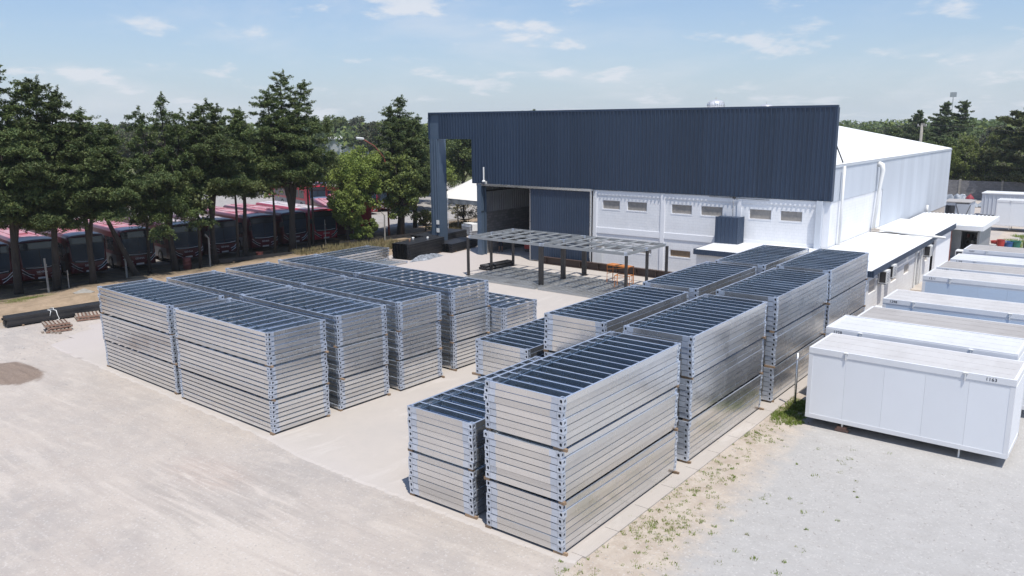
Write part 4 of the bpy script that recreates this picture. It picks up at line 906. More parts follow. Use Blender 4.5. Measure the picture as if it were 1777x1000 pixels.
# ================================================================ STEEL CANOPY FRAME on the slab
cf_ = thing('canopy_frame', 'assembled grey steel canopy frame standing on dark posts', 'steel structure', (-37.35, 43.0, 0), -0.03)
ns_x = [0, 6.55, 13.1]; ns_y = [0, 2.5, 5.05]
pm = MB().box(-0.075, 0.075, -0.075, 0.075, 0.03, 2.72).box(-0.13, 0.13, -0.13, 0.13, 0.03, 0.06).mesh('post', 'dark_steel')
pm2 = MB().box(-0.16, 0.16, -0.085, 0.085, 0.03, 2.72).box(-0.22, 0.22, -0.16, 0.16, 0.03, 0.08).mesh('post_double', 'dark_steel')
for i, x in enumerate(ns_x):
    for j, y in enumerate(ns_y): part('post', pm2 if i == 1 else pm, cf_, (x, y, 0), (math.pi/2 if (j == 1 and i != 1) else 0))
for i in range(2):
    for j in range(2):
        x0, y0 = ns_x[i]+0.03, ns_y[j]+0.02; w, d = 6.48, 2.46
        b = MB(); z0, z1 = 2.72, 2.9
        b.box(x0, x0+w, y0, y0+0.06, z0, z1).box(x0, x0+w, y0+d-0.06, y0+d, z0, z1).box(x0, x0+0.06, y0+0.06, y0+d-0.06, z0, z1).box(x0+w-0.06, x0+w, y0+0.06, y0+d-0.06, z0, z1)
        b.build('roof_beam', 'grey_steel', cf_)
        cb_ = hole_block(0.15, 0.15, 0.19).mesh('corner_casting_grey', ['galv_block', 'dark_hole']) if i+j == 0 else cb_
        for sx, sy, a in ((x0-0.004, y0-0.004, 0), (x0+w+0.004, y0-0.004, math.pi/2), (x0+w+0.004, y0+d+0.004, math.pi), (x0-0.004, y0+d+0.004, -math.pi/2)): part('corner_casting', cb_, cf_, (sx, sy, 2.715), a)
        jm = MB().box(0, 0.22, 0.06, d-0.06, z0+0.10, z0+0.155).mesh('purlin', 'grey_steel') if i+j == 0 else jm
        for q in range(5): part('purlin', jm, cf_, (x0+0.9+q*1.1, y0, 0))
        MB().box(x0+0.06, x0+w-0.06, y0+d/2-0.05, y0+d/2+0.05, z0+0.06, z0+0.097).build('centre_purlin', 'grey_steel', cf_)
# floor frames under it
for i in range(2):
    for j in range(2):
        x = -33.6+i*6.45; y = 43.0+j*2.55-i*0.15
        t = thing('floor_frame', 'galvanised floor frame flat on the slab, %s %s one under the canopy' % (('near', 'far')[j], ('door side', 'annex side')[i]), 'steel frame', (x, y, 0.035), math.pi/2-0.03, 'floor frames under the canopy')
        for sx in (-1, 1): MB().box(sx*1.2-0.03, sx*1.2+0.03, -3.1, 3.1, 0, 0.14).build('side_beam', 'frame_grey', t); MB().box(-1.165, 1.165, sx*3.1-0.03, sx*3.1+0.03, 0, 0.14).build('end_beam', 'frame_grey', t)
        jf = MB().box(-1.165, 1.165, 0, 0.09, 0.02, 0.12).mesh('joist_flat', 'frame_grey') if i+j == 0 else jf
        for q in range(20): part('joist', jf, t, (0, -2.95+q*0.295, 0))
        MB().box(-0.05, 0.0, -3.05, 3.05, 0.122, 0.135).build('tie_bar', 'frame_grey', t)

# ================================================================ YARD ITEMS
def corrugate_end(mb): pass
# black steel purlin stacks
def bar_stack(name, label, x, y, L, w, layers, nbar, rz, bh=0.075, mat='black_steel', jitter=0.02, cat='steel stack', missing=0, group='stacks of black steel sections'):
    t = thing(name, label, cat, (x, y, 0.03), rz, group); r = random.Random(int(x*10)); bw = w/nbar
    m0 = MB(); th_ = 0.004
    m0.box(0, bw*0.96, 0, L, bh-0.006-th_, bh-0.006).box(0, bw*0.96, 0, L, 0, th_).box(0, th_, 0, L, th_, bh-0.006-th_)
    me = m0.mesh('steel_section', mat); solid = MB().box(0, bw*0.96, 0, L, 0, bh-0.006).mesh('steel_section_outer', mat)
    for i in range(layers):
        s = r.gauss(0, jitter)
        for j in range(nbar):
            if i == layers-1 and j >= nbar-missing: continue
            part('steel_section', solid if j == nbar-1 else me, t, (j*bw+s, r.gauss(0, jitter), 0.08+i*bh))
    for q in (0.15, 0.5, 0.85): MB().box(-0.05, w+0.05, L*q-0.05, L*q+0.05, 0, 0.075).build('bearer', 'wood', t)
    return t
# positions from the photograph: long sides run away from the camera
bar_stack('steel_stack', 'black stack of steel sections with leaning ends, nearest the loose tarpaulin', -47.1, 44.9, 5.0, 1.75, 16, 6, 0.16)
bar_stack('steel_stack', 'low black steel stack continuing behind the near one', -46.9, 49.6, 4.2, 1.8, 9, 6, 0.15)
bar_stack('steel_stack', 'taller black steel stack closest to the portal post', -49.6, 49.6, 5.4, 2.3, 15, 6, 0.15)
for i, (x, y, s) in enumerate(((-47.2, 47.4, 1), (-46.6, 46.4, .8), (-46.4, 48.3, .9))):
    MB().lathe([(0.09*s, 0), (0.11*s, 0.12), (0.1*s, 0.16), (0.03*s, 0.2)], 10).tube([(0.05, 0, .16), (0.12, 0, .22), (0.15, 0, .14)], 0.012, 6).build('paint_tin', 'plastic_white' if i != 1 else 'wood_red', None, (x, y, 1.31), label='pale tin on the black steel stack, %s' % ('farthest', 'nearest and reddish', 'middle one')[i], cat='tin')
def crumple(name, x, y, rx_, ry_, h, mat, label, rz=0, seed=0, cat='tarpaulin', n=34):
    r = np.random.RandomState(seed); mb = MB()
    ks = [(r.randn()*2.6, r.randn()*2.6, r.rand()*6.28, 1/(1+k*.25)) for k in range(16)]
    for i in range(n):
        for j in range(n):
            u = i/(n-1)*2-1; v = j/(n-1)*2-1; d = math.sqrt(u*u+v*v)
            z = sum(a*abs(math.sin(p*u*2+q*v*2+ph)) for p, q, ph, a in ks)/sum(a for *_, a in ks)
            e = max(0, 1-d**3); wob = 1+0.12*math.sin(5*math.atan2(v, u)+seed)
            mb.v.append((u*rx_*wob, v*ry_*wob, max(-0.01, (z-0.25)*2.2*h*e)))
    mb.f = [(i*n+j, (i+1)*n+j, (i+1)*n+j+1, i*n+j+1) for i in range(n-1) for j in range(n-1)
            if ((2*i/(n-1)-1)**2+(2*j/(n-1)-1)**2) < 1.02]; mb.mi = [0]*len(mb.f)
    return mb.build(name, mat, None, (x, y, 0.035), label=label, cat=cat, rz=rz)
crumple('tarpaulin', -45.0, 46.6, 0.55, 1.9, 0.32, 'tarp', 'crumpled silver tarpaulin along the foot of the black stack', 0.12, 3)
crumple('refuse_heap', -47.2, 55.5, 0.7, 0.9, 0.6, 'tarp_dark', 'small dark crumpled heap beside the portal post', 0, 5, 'heap')
# long tube bundle with white straps near the pallets
t = thing('tube_bundle', 'long dark bundle of square tubes tied with white straps', 'steel bundle', (-48.35, 16.75, 0.03), -0.10)
tb = MB().box(0, 0.115, 0, 8.0, 0, 0.115).mesh('square_tube', 'dark_steel'); tbb = MB().box(0, 0.115, 0, 8.0, 0, 0.115).mesh('square_tube_black', 'black_steel')
r = random.Random(3)
for i in range(7):
    for j in range(4): part('square_tube', tb if (i+j) % 2 else tbb, t, (i*0.122, r.gauss(0, .04), 0.06+j*0.12))
for q in (0.7, 3.9, 7.2): MB().box(-0.1, 0.95, q, q+0.09, 0, 0.055).build('bearer', 'wood', t)
for q, s in ((2.4, 1), (6.0, -1)):
    sb_ = MB().tube([(-0.03, q, 0.05), (-0.03, q+.03, 0.56), (0.3, q+.1*s, 0.60), (0.6, q, 0.565), (0.9, q+.05, 0.56), (0.9, q+.1, 0.25), (0.98, q+.15*s, 0.07), (1.15, q-.2*s, 0.01)], 0.022, 6)
    sb_.tube([(0.5, q+.02, 0.57), (0.62, q-.3*s, 0.60), (0.9, q-.22*s, 0.57), (0.93, q-.3*s, 0.3)], 0.02, 6); sb_.build('white_strap', 'plastic_white', t, smooth=True)
# pallets
def pallet(label, x, y, z, rz, seed):
    t = thing('wooden_pallet', label, 'pallet', (x, y, z), rz, 'wooden pallets near the tube bundle'); r = random.Random(seed)
    pk = MB().box(0, 1.0, 0, 0.1, 0, 0.02).mesh('plank', 'wood_grey'); bk = MB().box(0, 1.0, 0, 0.09, 0, 0.08).mesh('bearer', 'wood_grey'); bk2 = MB().box(0, 0.1, 0, 1.2, 0, 0.02).mesh('bottom_plank', 'wood_grey')
    for q in range(7): part('plank', pk, t, (r.gauss(0, .006), q*0.183, 0.125), r.gauss(0, .008))
    for q in range(3): part('bearer', MB().box(q*0.455, q*0.455+0.09, 0, 1.2, 0.04, 0.123).mesh('bearer', 'wood_red'), t)
    for q in range(3): part('bottom_plank', pk, t, (0, q*0.55, 0.018))
    return t
pallet('lowest pallet of the pile before the tube bundle', -45.5, 17.75, 0.0, -0.35, 1)
pallet('middle pallet of the pile before the tube bundle', -45.55, 17.7, 0.155, -0.2, 2)
pallet('topmost pallet of the pile before the tube bundle', -45.6, 17.65, 0.31, -0.25, 3)
pallet('lower of two pallets beside the front corner stack', -46.9, 19.9, 0.0, -0.3, 4)
pallet('upper of two pallets beside the front corner stack', -46.9, 19.95, 0.155, -0.35, 5)
for i in range(5):
    MB().box(0, 0.12, 0, 0.1, 0, 0.1).build('wood_offcut', 'wood_grey', None, (-44.9+0.25*i, 17.3+0.12*i, 0.0), rz=i*0.4, label='small wood offcut on the gravel by the pallet pile, %s from the front' % ['first', 'second', 'third', 'fourth', 'fifth'][i], cat='offcut', group='wood offcuts by the pallets')
t = thing('broken_slab', 'broken concrete slab lying on rubble by the shade edge', 'rubble', (-52.6, 22.4, 0.2), 0.4)
MB().prism([(0, 0), (0.9, -0.1), (1.15, 0.6), (0.2, 0.75)], 'z', 0.05, 0.18).build('slab_piece', 'post', t, rot=(0.25, 0.1, 0)); MB().prism([(0.3, -0.3), (0.8, -0.35), (0.7, 0.2)], 'z', -0.1, 0.1).build('slab_piece', 'wood_red', t)
# long steel channel behind the left stacks, brown beam by the facade, black pipes
t = thing('steel_channel', 'long dark steel channel lying behind the left stacks', 'steel beam', (-56.6, 35.3, 0.12), -0.25)
MB().box(0, 0.24, 0, 9.2, 0, 0.02).box(0, 0.02, 0, 9.2, 0.02, 0.26).box(0.22, 0.24, 0, 9.2, 0.02, 0.26).build('beam_body', 'dark_steel', t); MB().box(-.1, .34, 1, 1.12, -.12, -0.002).box(-.1, .34, 8, 8.12, -.12, -0.002).build('bearer', 'wood', t)
t = thing('steel_channel', 'second dark beam run beyond the black steel stacks', 'steel beam', (-55.4, 46.4, 0.25), -0.16)
MB().box(0, 0.3, 0, 10.5, 0, 0.02).box(0, 0.02, 0, 10.5, 0.02, 0.3).build('beam_body', 'dark_steel', t); MB().box(-.1, .4, 1, 1.12, -.25, -0.002).box(-.1, .4, 9, 9.12, -.25, -0.002).build('bearer', 'wood', t)
t = thing('steel_beam', 'long brown steel beam resting along the foot of the facade', 'steel beam', (-35.9, 50.05, 0.06), -0.03)
MB().box(0, 12.5, 0, 0.3, 0, 0.02).box(0, 12.5, 0.14, 0.16, 0.02, 0.5).box(0, 12.5, 0, 0.3, 0.5, 0.52).build('beam_body', 'brown_steel', t)
for q in range(8): MB().box(0.3+q*1.6, 0.32+q*1.6, 0.0, 0.138, 0.025, 0.495).build('stiffener', 'brown_steel', t)
for q in (1, 6, 11.5): MB().box(q, q+.1, -.05, .35, -.03, -.002).build('bearer', 'wood', t)
t = thing('pipe_bundle', 'short bundle of black pipes lying by the floor frames', 'pipes', (-38.15, 45.2, 0.04), -0.08)
for i, (x, z) in enumerate(((0, .11), (.22, .11), (.44, .11), (.66, .11), (.11, .30), (.33, .30), (.55, .30))): MB().tube([(x, 0, z), (x, 3.0, z)], 0.1, 12).build('pipe', 'black_steel', t, smooth=True)
# orange trestles
for i, (x, y, rz, w, h, lab) in enumerate(((-27.7, 46.1, -0.15, 1.75, 1.15, 'taller orange tubular trestle with plank top under the canopy'), (-26.4, 44.9, 0.25, 1.0, 0.75, 'lower orange tubular trestle in front of the taller one'))):
    t = thing('trestle', lab, 'trestle', (x, y, 0.17), rz)
    for px in (0, w):
        MB().tube([(px, 0, 0), (px, 0, h), (px, 0.62, h), (px, 0.62, 0)], 0.03, 6).build('leg_frame', 'orange', t); MB().tube([(px, 0, h*.5), (px, .62, h*.5)], 0.02, 6).build('cross_bar', 'orange', t)
    MB().tube([(0, 0, h), (w, 0, h)], 0.025, 6).tube([(0, .62, h), (w, .62, h)], 0.025, 6).build('rail', 'orange', t)
    MB().tube([(0, 0, h*.75), (w, 0, h)], 0.015, 6).build('brace', 'orange', t)
    if i == 0:
        for q in range(3): MB().box(-.05, w+.05, 0.02+q*.21, 0.2+q*.21, h+.03, h+.06).build('plank', 'orange', t)
# wire-fence posts beside the stacks and module
t = thing('fence_post', 'thin galvanised fence post between stacks and nearest cabin module', 'post', (-9.42, 29.6, 0)); MB().tube([(0, 0, 0), (0, 0, 2.15)], 0.045, 8).build('post_body', 'galv', t, smooth=True); MB().box(-.03, .03, -.06, .06, 1.9, 1.95).build('clip', 'galv', t)
t = thing('rack_rail', 'short low metal rail standing behind the last tall stack', 'rail', (-9.55, 34.6, 0)); MB().tube([(0, 0, 0), (0, 0, .9), (0, 1.6, .9), (0, 1.6, 0)], 0.03, 6).tube([(0, 0, .5), (0, 1.6, .5)], .02, 6).build('rail_body', 'dark_steel', t)
# aluminium profile bundle with white cover seen through the portal, truss ladder, tent
t = thing('profile_bundle', 'stack of pale aluminium profiles under a white sheet', 'profiles', (-52.2, 59.2, 0.1), -0.3)
bx = MB().box(0, .26, 0, 4, 0, .02).box(0, .02, 0, 4, .02, .2).box(.24, .26, 0, 4, .02, .2).box(.1, .16, 0, 4, .02, .2).mesh('profile', 'galv_block')
for i in range(5):
    for j in range(4): part('profile', bx, t, (i*.3, 0, .05+j*.24))
MB().box(-.05, 1.65, 0.2, 4.1, 1.02, 1.06).box(1.58, 1.65, 0.2, 4.1, .4, 1.02).build('cover_sheet', 'roof_white', t)
for q in (.4, 3.4): MB().box(-.1, 1.6, q, q+.1, -.1, .045).build('bearer', 'wood', t)
t = thing('lattice_mast', 'pale lattice ladder mast standing beside the portal post', 'mast', (-53.35, 57.9, 0), -0.4)
for px in (0, .42): MB().tube([(px, 0, 0), (px, 0, 4.0)], 0.025, 6).build('mast_leg', 'galv_block', t)
MB().tube([(.21, .36, 0), (.21, .36, 4.0)], 0.025, 6).build('mast_leg', 'galv_block', t)
for i in range(9): MB().tube([(0, 0, .15+i*.45), (.42, 0, .15+i*.45)], .018, 6).build('rung', 'galv_block', t)
b = MB()
for i in range(8):
    z = .15+i*.45; b.tube([(0, 0, z), (.21, .36, z+.22), (.42, 0, z+.45)], .012, 5)
b.build('lacing', 'galv_block', t)
t = thing('party_tent', 'white peaked tent canopy beyond the portal', 'tent', (-57.6, 60.8, 0), -0.16)
S = 9.0; hz0, pk = 3.35, 6.3; mb = MB(); nn = 16
def tz(u, v):
    m = max(abs(u), abs(v)); return hz0+(pk-hz0)*(1-m)**1.15
for i in range(nn+1):
    for j in range(nn+1):
        u = i/nn*2-1; v = j/nn*2-1; mb.v.append(((u+1)*S/2, (v+1)*S/2, tz(u, v)))
mb.f = [(i*(nn+1)+j, (i+1)*(nn+1)+j, (i+1)*(nn+1)+j+1, i*(nn+1)+j+1) for i in range(nn) for j in range(nn)]; mb.mi = [0]*len(mb.f)
mb.build('tent_roof', 'canvas', t, smooth=True)
def valance(a, b, name='valance'):
    mb = MB(); m = 40
    for i in range(m+1):
        f = i/m; x = a[0]+(b[0]-a[0])*f; y = a[1]+(b[1]-a[1])*f; o = 0.03*math.sin(f*m*1.1)
        mb.v += [(x+o, y+o, hz0+.005), (x+o, y+o, hz0-.38-.12*abs(math.sin(f*9.4)))]
    mb.f = [(2*i, 2*i+1, 2*i+3, 2*i+2) for i in range(m)]; mb.mi = [0]*m; mb.build(name, 'canvas_grey', t)
for a, b_ in (((0, 0), (S, 0)), ((S, 0), (S, S)), ((S, S), (0, S)), ((0, S), (0, 0))): valance(a, b_)
for x in (0.1, S-.1):
    for y in (0.1, S-.1): MB().tube([(x, y, 0), (x, y, hz0-.02)], 0.05, 8).build('pole', 'plastic_white', t)
# street lamp rising in the trees, rusty barrel, wire posts
t = thing('street_lamp', 'rusty curved street lamp with white head among the trees', 'street lamp', (-57.0, 54.0, 0))
MB().tube([(0, 0, 0), (0, 0, 6.4), (-.1, -.2, 7.6), (-.5, -1.0, 8.7), (-.9, -1.9, 9.3)], [.1, .08, .07, .06, .05], 8).build('lamp_post', 'rust_red', t, smooth=True)
MB().box(-.35, .35, -.16, .16, 0, .12).box(-.3, .3, -.12, .12, -.06, -.001).build('lamp_head', 'plastic_white', t, loc=(-1.05, -2.25, 9.38), rot=(0.2, 0.1, 1.15))
t = thing('oil_drum', 'rusty red drum standing among the trunks before the buses', 'drum', (-56.6, 32.6, 0)); MB().lathe([(.29, 0), (.3, .02), (.3, .3), (.315, .31), (.3, .33), (.3, .6), (.315, .61), (.3, .63), (.3, .88), (.27, .88)], 16).build('drum_body', 'rust_red', t, smooth=True); MB().tube([(0.0, .1, .88), (0.0, .1, .905)], .05, 8).build('bung', 'dark_steel', t)
MB().lathe([(.25, 0), (.28, .45), (.3, .5)], 12).build('planter', 'rust_red', None, (-56.4, 38.9, 0), label='orange brown plant tub before the bus row', cat='tub')
for i, (x, y, h, ben, lab) in enumerate(((-55.1, 22.0, 2.4, 0, 'slanting grey post before the first bus'), (-54.7, 23.1, 1.5, 0, 'thin pale stake near the broken slab'), (-56.0, 27.6, 2.3, 0, 'pale post beside the leaning trunk'), (-56.1, 31.2+3.0, 2.2, 1, 'bent-top concrete post near the rusty drum'), (-57.4, 43.3, 2.3, 1, 'leaning concrete post at the end of the steel channel'), (-57.2, 46.4, 2.4, 0, 'thin post before the red-fronted last bus'), (-56.7, 49.3, 2.3, 1, 'bent-top concrete post beside the light green shrub'), (-54.0, 50.6, 2.6, 1, 'white painted post near the black steel stacks'), (-54.9, 61.7, 2.7, 1, 'bent-top concrete post seen under the tent'), (-56.5, 18.6, 2.3, 0, 'grey post at the photo\'s left edge of the fence'))):
    p_ = [(0, 0, 0), (0.02*(i % 3), 0.03*(i % 4)-.04, h)]
    if ben: p_.append((-.22, -.1, h+.3))
    t = thing('fence_post', lab, 'fence post', (x, y, 0)); MB().tube(p_, 0.07 if i != 1 and i != 5 else 0.035, 6).build('post_body', 'post', t)
    MB().tube([(0.07, 0, h*.8), (0.09, 0.02, h*.84)], 0.012, 5).build('wire_tie', 'galv', t)
wf = MB()
for z in (.4, .9, 1.4, 1.9):
    wf.tube([(-56.5, 18.6, z), (-55.1, 22.0, z), (-56.0, 27.6, z), (-56.1, 34.2, z), (-57.4, 43.3, z), (-56.7, 49.3, z), (-54.0, 50.6, z)], 0.008, 4)
wf.build('fence_wire', 'dark_steel', label='strands of plain wire strung between the concrete posts', cat='wire')
# tubs and post in the far right yard
for i, (x, y, m_, rr_, h, lab) in enumerate(((-9.15, 79.2, 'red_plastic', .42, .55, 'red crate-like tub with white trim'), (-8.75, 78.7, 'red_plastic', .3, .75, 'taller red drum next to the red tub'), (-8.3, 79.4, 'blue_plastic', .42, .55, 'blue tub over a white base'), (-7.75, 79.6, 'green_plastic', .38, .6, 'green round tub at the row end'), (-9.35, 78.4, 'plastic_white', .3, .35, 'white basin before the red tub'))):
    t = thing('tub', lab+', beside the kitchen shelter', 'tub', (x, y, 0)); MB().lathe([(rr_*.8, 0), (rr_, h), (rr_*1.06, h), (rr_*1.06, h+.04), (rr_*.93, h+.04), (rr_*.75, .06)], 14).build('tub_body', m_, t, smooth=False); MB().tube([(rr_, 0, h*.7), (rr_+.08, 0, h*.75), (rr_+.08, 0, h*.9), (rr_, 0, h*.95)], .015, 5).build('handle', 'plastic_white', t)
t = thing('steel_post', 'dark upright steel post at the photo\'s right edge', 'post', (-6.95, 78.0, 0)); MB().box(-.1, .1, -.1, .1, 0, 2.9).build('post_body', 'dark_steel', t); MB().box(-.2, .2, -.2, .2, 0, .04).build('base_plate', 'dark_steel', t)
# ---------------- cabins and shed in the back yard
container(-10.9, 91.5, 'plain white cabin module on jacks far behind the tubs', '', 'panel_white', 'top_clean', 3.05, dx=6.1, zb=0.55)
t = thing('ribbed_container', 'pale blue ribbed metal container beside the block wall', 'container', (-13.95, 104.5, 0.0), -0.02)
cs = corr_sheet('ribbed_sheet', 2.0, 0.25, 2.62, 'clad_pale', 0.4, 0.08); 
for i in range(4): part('ribbed_sheet', cs, t, (i*2.0, 0, 0))
MB().box(0, 8, 0.01, 3.0, .25, 2.6).build('box_core', 'clad_pale', t); MB().box(-.05, 8.05, -.12, 3.1, 2.62, 2.72).build('roof_sheet', 'roof_white', t); MB().box(0, 8, -.05, 0.0, .12, .25).box(0.1, .3, .2, .4, 0, .12).box(7.5, 7.8, .2, .4, 0, .12).build('skid', 'dark_steel', t)
t = thing('storage_shed', 'small grey metal shed with one door swung open', 'shed', (-15.9, 93.6, 0), 0.0)
MB().box(0, 1.1, 0, .05, 2.1, 2.4).box(0, .06, .05, 3.4, 0, 2.4).box(2.34, 2.4, .05, 3.4, 0, 2.4).box(0.06, 2.34, 3.34, 3.4, 0, 2.4).build('wall', 'clad_pale', t)
MB().box(-.08, 2.5, -.1, 3.5, 2.42, 2.5).build('roof_sheet', 'top_beige', t); MB().box(.06, 2.34, .06, 3.3, 0.0, .02).build('floor', 'dark_hole', t)
d_ = MB().box(0, 1.5, 0, .04, .1, 2.3).build('door', 'clad_pale', t, loc=(1.1, -.03, 0), rz=-0.2); MB().bar((.05, -.02, 2.25), (.75, -.02, .2), .04).bar((1.45, -.02, 2.25), (.75, -.02, .2), .04).build('door_brace', 'dark_steel', d_)
crumple('covered_pile', -13.6, 116.5, 2.6, 1.6, 1.5, 'tarp_dark', 'grey blue tarpaulin covered pile before the block wall', 0, 8, 'covered pile')
crumple('covered_pile', -18.2, 116.0, 2.4, 1.6, 1.6, 'tarp_dark', 'lower tarpaulin covered pile partly hidden by the shed', 0, 9, 'covered pile')
t = thing('red_bag', 'small red peaked bag lying on the tarpaulin pile', 'bag', (-16.6, 114.6, 1.1)); MB().lathe([(.5, 0), (.42, .2), (.2, .42), (.05, .55)], 8).build('bag_body', 'red_bag', t); MB().tube([(0, 0, .52), (.1, 0, .62)], .05, 6).build('knot', 'red_bag', t)
# block wall with posts
t = thing('block_wall', 'long grey concrete block wall closing the back yard', 'wall', (-30, 127, 0))
for i in range(10): MB().box(0.13, 4.95, 0, .2, 0, 2.55+0.03*(i % 2)).build('wall_panel', 'block_grey', t, (i*5.1, 0, 0))
for i in range(11): MB().box(-.14, .12, -.08, .26, 0, 2.7).build('wall_post', 'post', t, (i*5.1, 0, 0))
t = thing('utility_pole', 'pale concrete utility pole carrying two wires behind the hall', 'utility pole', (-21.9, 110, 0)); MB().tube([(0, 0, 0), (0, 0, 10.2)], [.24, .15], 10).build('pole_body', 'post', t, smooth=True)
MB().box(-.5, .5, -.06, .06, 10.0, 10.12).box(-.12, .28, -.12, .12, 10.12, 10.4).build('cross_arm', 'post', t)
for s in (-.45, .45): MB().tube([(s, 0, 10.12), (s, 0, 10.3)], .05, 6).build('insulator', 'plastic_white', t)
w = MB()
def wire(a, b, sag, rad=0.022, n=14):
    a, b = Vector(a), Vector(b); return [tuple(a.lerp(b, i/n)-Vector((0, 0, sag*4*(i/n)*(1-i/n)))) for i in range(n+1)]
w.tube(wire((-21.5, 110, 10.3), (36, 104, 9.2), 1.2), .022, 5).tube(wire((-22.3, 110, 10.3), (-60, 112, 9.3), 0.9), .022, 5).build('overhead_wire', 'dark_steel', label='overhead wires running either way from the concrete pole', cat='wire')
t = thing('radio_mast', 'thin far radio mast rising above the distant treeline', 'mast', (-257, 1500, 0)); 
for px, py in ((0, 0), (1.2, 0), (.6, 1)): MB().tube([(px, py, 0), (px, py, 52)], .16, 5).build('mast_leg', 'grey_steel', t)
b = MB()
for i in range(26): b.bar((0, 0, i*2), (1.2, 0, i*2+2), .12).bar((1.2, 0, i*2), (0, 0, i*2+2), .12)
b.build('lacing', 'grey_steel', t); MB().box(-4, 5, -2, 3, 48.5, 56).build('antenna_cluster', 'grey_steel', t)
t = thing('far_warehouse', 'distant long white roofed warehouse glimpsed between the trees', 'warehouse', (-242.5, 194, 0), 0.278)
MB().box(0, 17, 0, 30, 0, 5.6).build('wall', 'clad_pale', t); MB().prism([(-0.5, 5.6), (15, 6.9), (30.5, 5.6)], 'x', -0.5, 17.5).build('roof', 'roof_white', t)
# ---------------- person in the hall doorway
def person(loc, rz, label):
    t = thing('person', label, 'person', loc, rz)
    me = bpy.data.meshes.new('body')
    J = [(0, 0, .93), (0, 0, 1.12), (0, .01, 1.36), (0, 0, 1.50), (0, -.02, 1.60), (0, -.03, 1.72),
         (.10, 0, .90), (.12, -.01, .50), (.13, .02, .09), (.13, -.12, .04), (-.10, 0, .90), (-.13, .03, .50), (-.15, .05, .09), (-.15, -.09, .04),
         (.19, .01, 1.42), (.26, .03, 1.14), (.24, -.12, .93), (.23, -.17, .85), (-.19, .01, 1.42), (-.27, .03, 1.14), (-.25, -.10, .93), (-.24, -.15, .85)]
    E = [(0, 1), (1, 2), (2, 3), (3, 4), (4, 5), (0, 6), (6, 7), (7, 8), (8, 9), (0, 10), (10, 11), (11, 12), (12, 13), (2, 14), (14, 15), (15, 16), (16, 17), (2, 18), (18, 19), (19, 20), (20, 21)]
    RD = [.15, .135, .16, .065, .085, .08, .105, .066, .042, .04, .105, .066, .042, .04, .062, .045, .032, .035, .062, .045, .032, .035]
    me.from_pydata(J, E, []); o = bpy.data.objects.new('body', me); col.objects.link(o); o.parent = t
    sk = o.modifiers.new('skin', 'SKIN'); lay = me.skin_vertices[0] if me.skin_vertices else None
    if lay is None:
        import bmesh
        bm = bmesh.new(); bm.from_mesh(me); bm.verts.layers.skin.verify(); bm.to_mesh(me); bm.free(); lay = me.skin_vertices[0]
    for i, v in enumerate(lay.data): v.radius = (RD[i], RD[i]*.85); v.use_root = (i == 0)
    ss = o.modifiers.new('sub', 'SUBSURF'); ss.levels = 2; ss.render_levels = 2
    dg = bpy.context.evaluated_depsgraph_get(); m2 = bpy.data.meshes.new_from_object(o.evaluated_get(dg))
    bpy.data.objects.remove(o); m2.materials.clear()
    for k in ('skin', 'shirt', 'shorts', 'hair', 'black_steel'): m2.materials.append(M[k])
    for p in m2.polygons:
        c = p.center; z = c.z; ax = abs(c.x); arm = ax > .20 and z > .8
        mi = 0
        if arm and z > 1.2: mi = 1
        elif arm: mi = 0
        elif z < .11: mi = 4
        elif .52 < z < .98: mi = 2
        elif .98 <= z < 1.49: mi = 1
        elif z > 1.70 or (z > 1.6 and c.y > .0): mi = 3
        p.material_index = mi; p.use_smooth = True
    part('body', m2, t)
    return t
person((-42.05, 52.6, 0.03), 0.4, 'person in grey shirt and dark shorts standing in the hall doorway')
t = thing('red_machine', 'small red machine on the hall floor in the doorway shade', 'machine', (-40.6, 54.0, 0.03), 0.2); MB().box(0, .5, 0, .4, .25, .8).build('machine_body', 'red_plastic', t); MB().box(.05, .45, .05, .35, 0, .245).build('machine_base', 'dark_steel', t); MB().tube([(0, .2, .8), (-.2, .2, 1.0), (-.2, -.1, 1.0)], .02, 6).build('handle', 'dark_steel', t)

# ================================================================ BUSES
def ringbody(stations, n=6):
    """rounded-rectangle rings along x; stations: (x, halfwidth, z0, z1, radius)"""
    mb = MB(); m = 0
    for (x, hw, z0, z1, rd) in stations:
        pts = []
        for (cx_, cz, a0) in ((hw-rd, z1-rd, 0), (-hw+rd, z1-rd, 90), (-hw+.06, z0+.06, 180), (hw-.06, z0+.06, 270)):
            rr_ = rd if a0 < 180 else .06
            for q in range(n): a = R(a0+90*q/(n-1)); pts.append((x, cx_+rr_*math.cos(a), cz+rr_*math.sin(a)))
        m = len(pts); mb.v += pts
    for i in range(len(stations)-1):
        for k in range(m): k2 = (k+1) % m; mb.f.append((i*m+k, i*m+k2, (i+1)*m+k2, (i+1)*m+k))
    mb.f.append(tuple(range(m))); mb.f.append(tuple((len(stations)-1)*m+k for k in range(m))[::-1]); mb.mi = [0]*len(mb.f); return mb
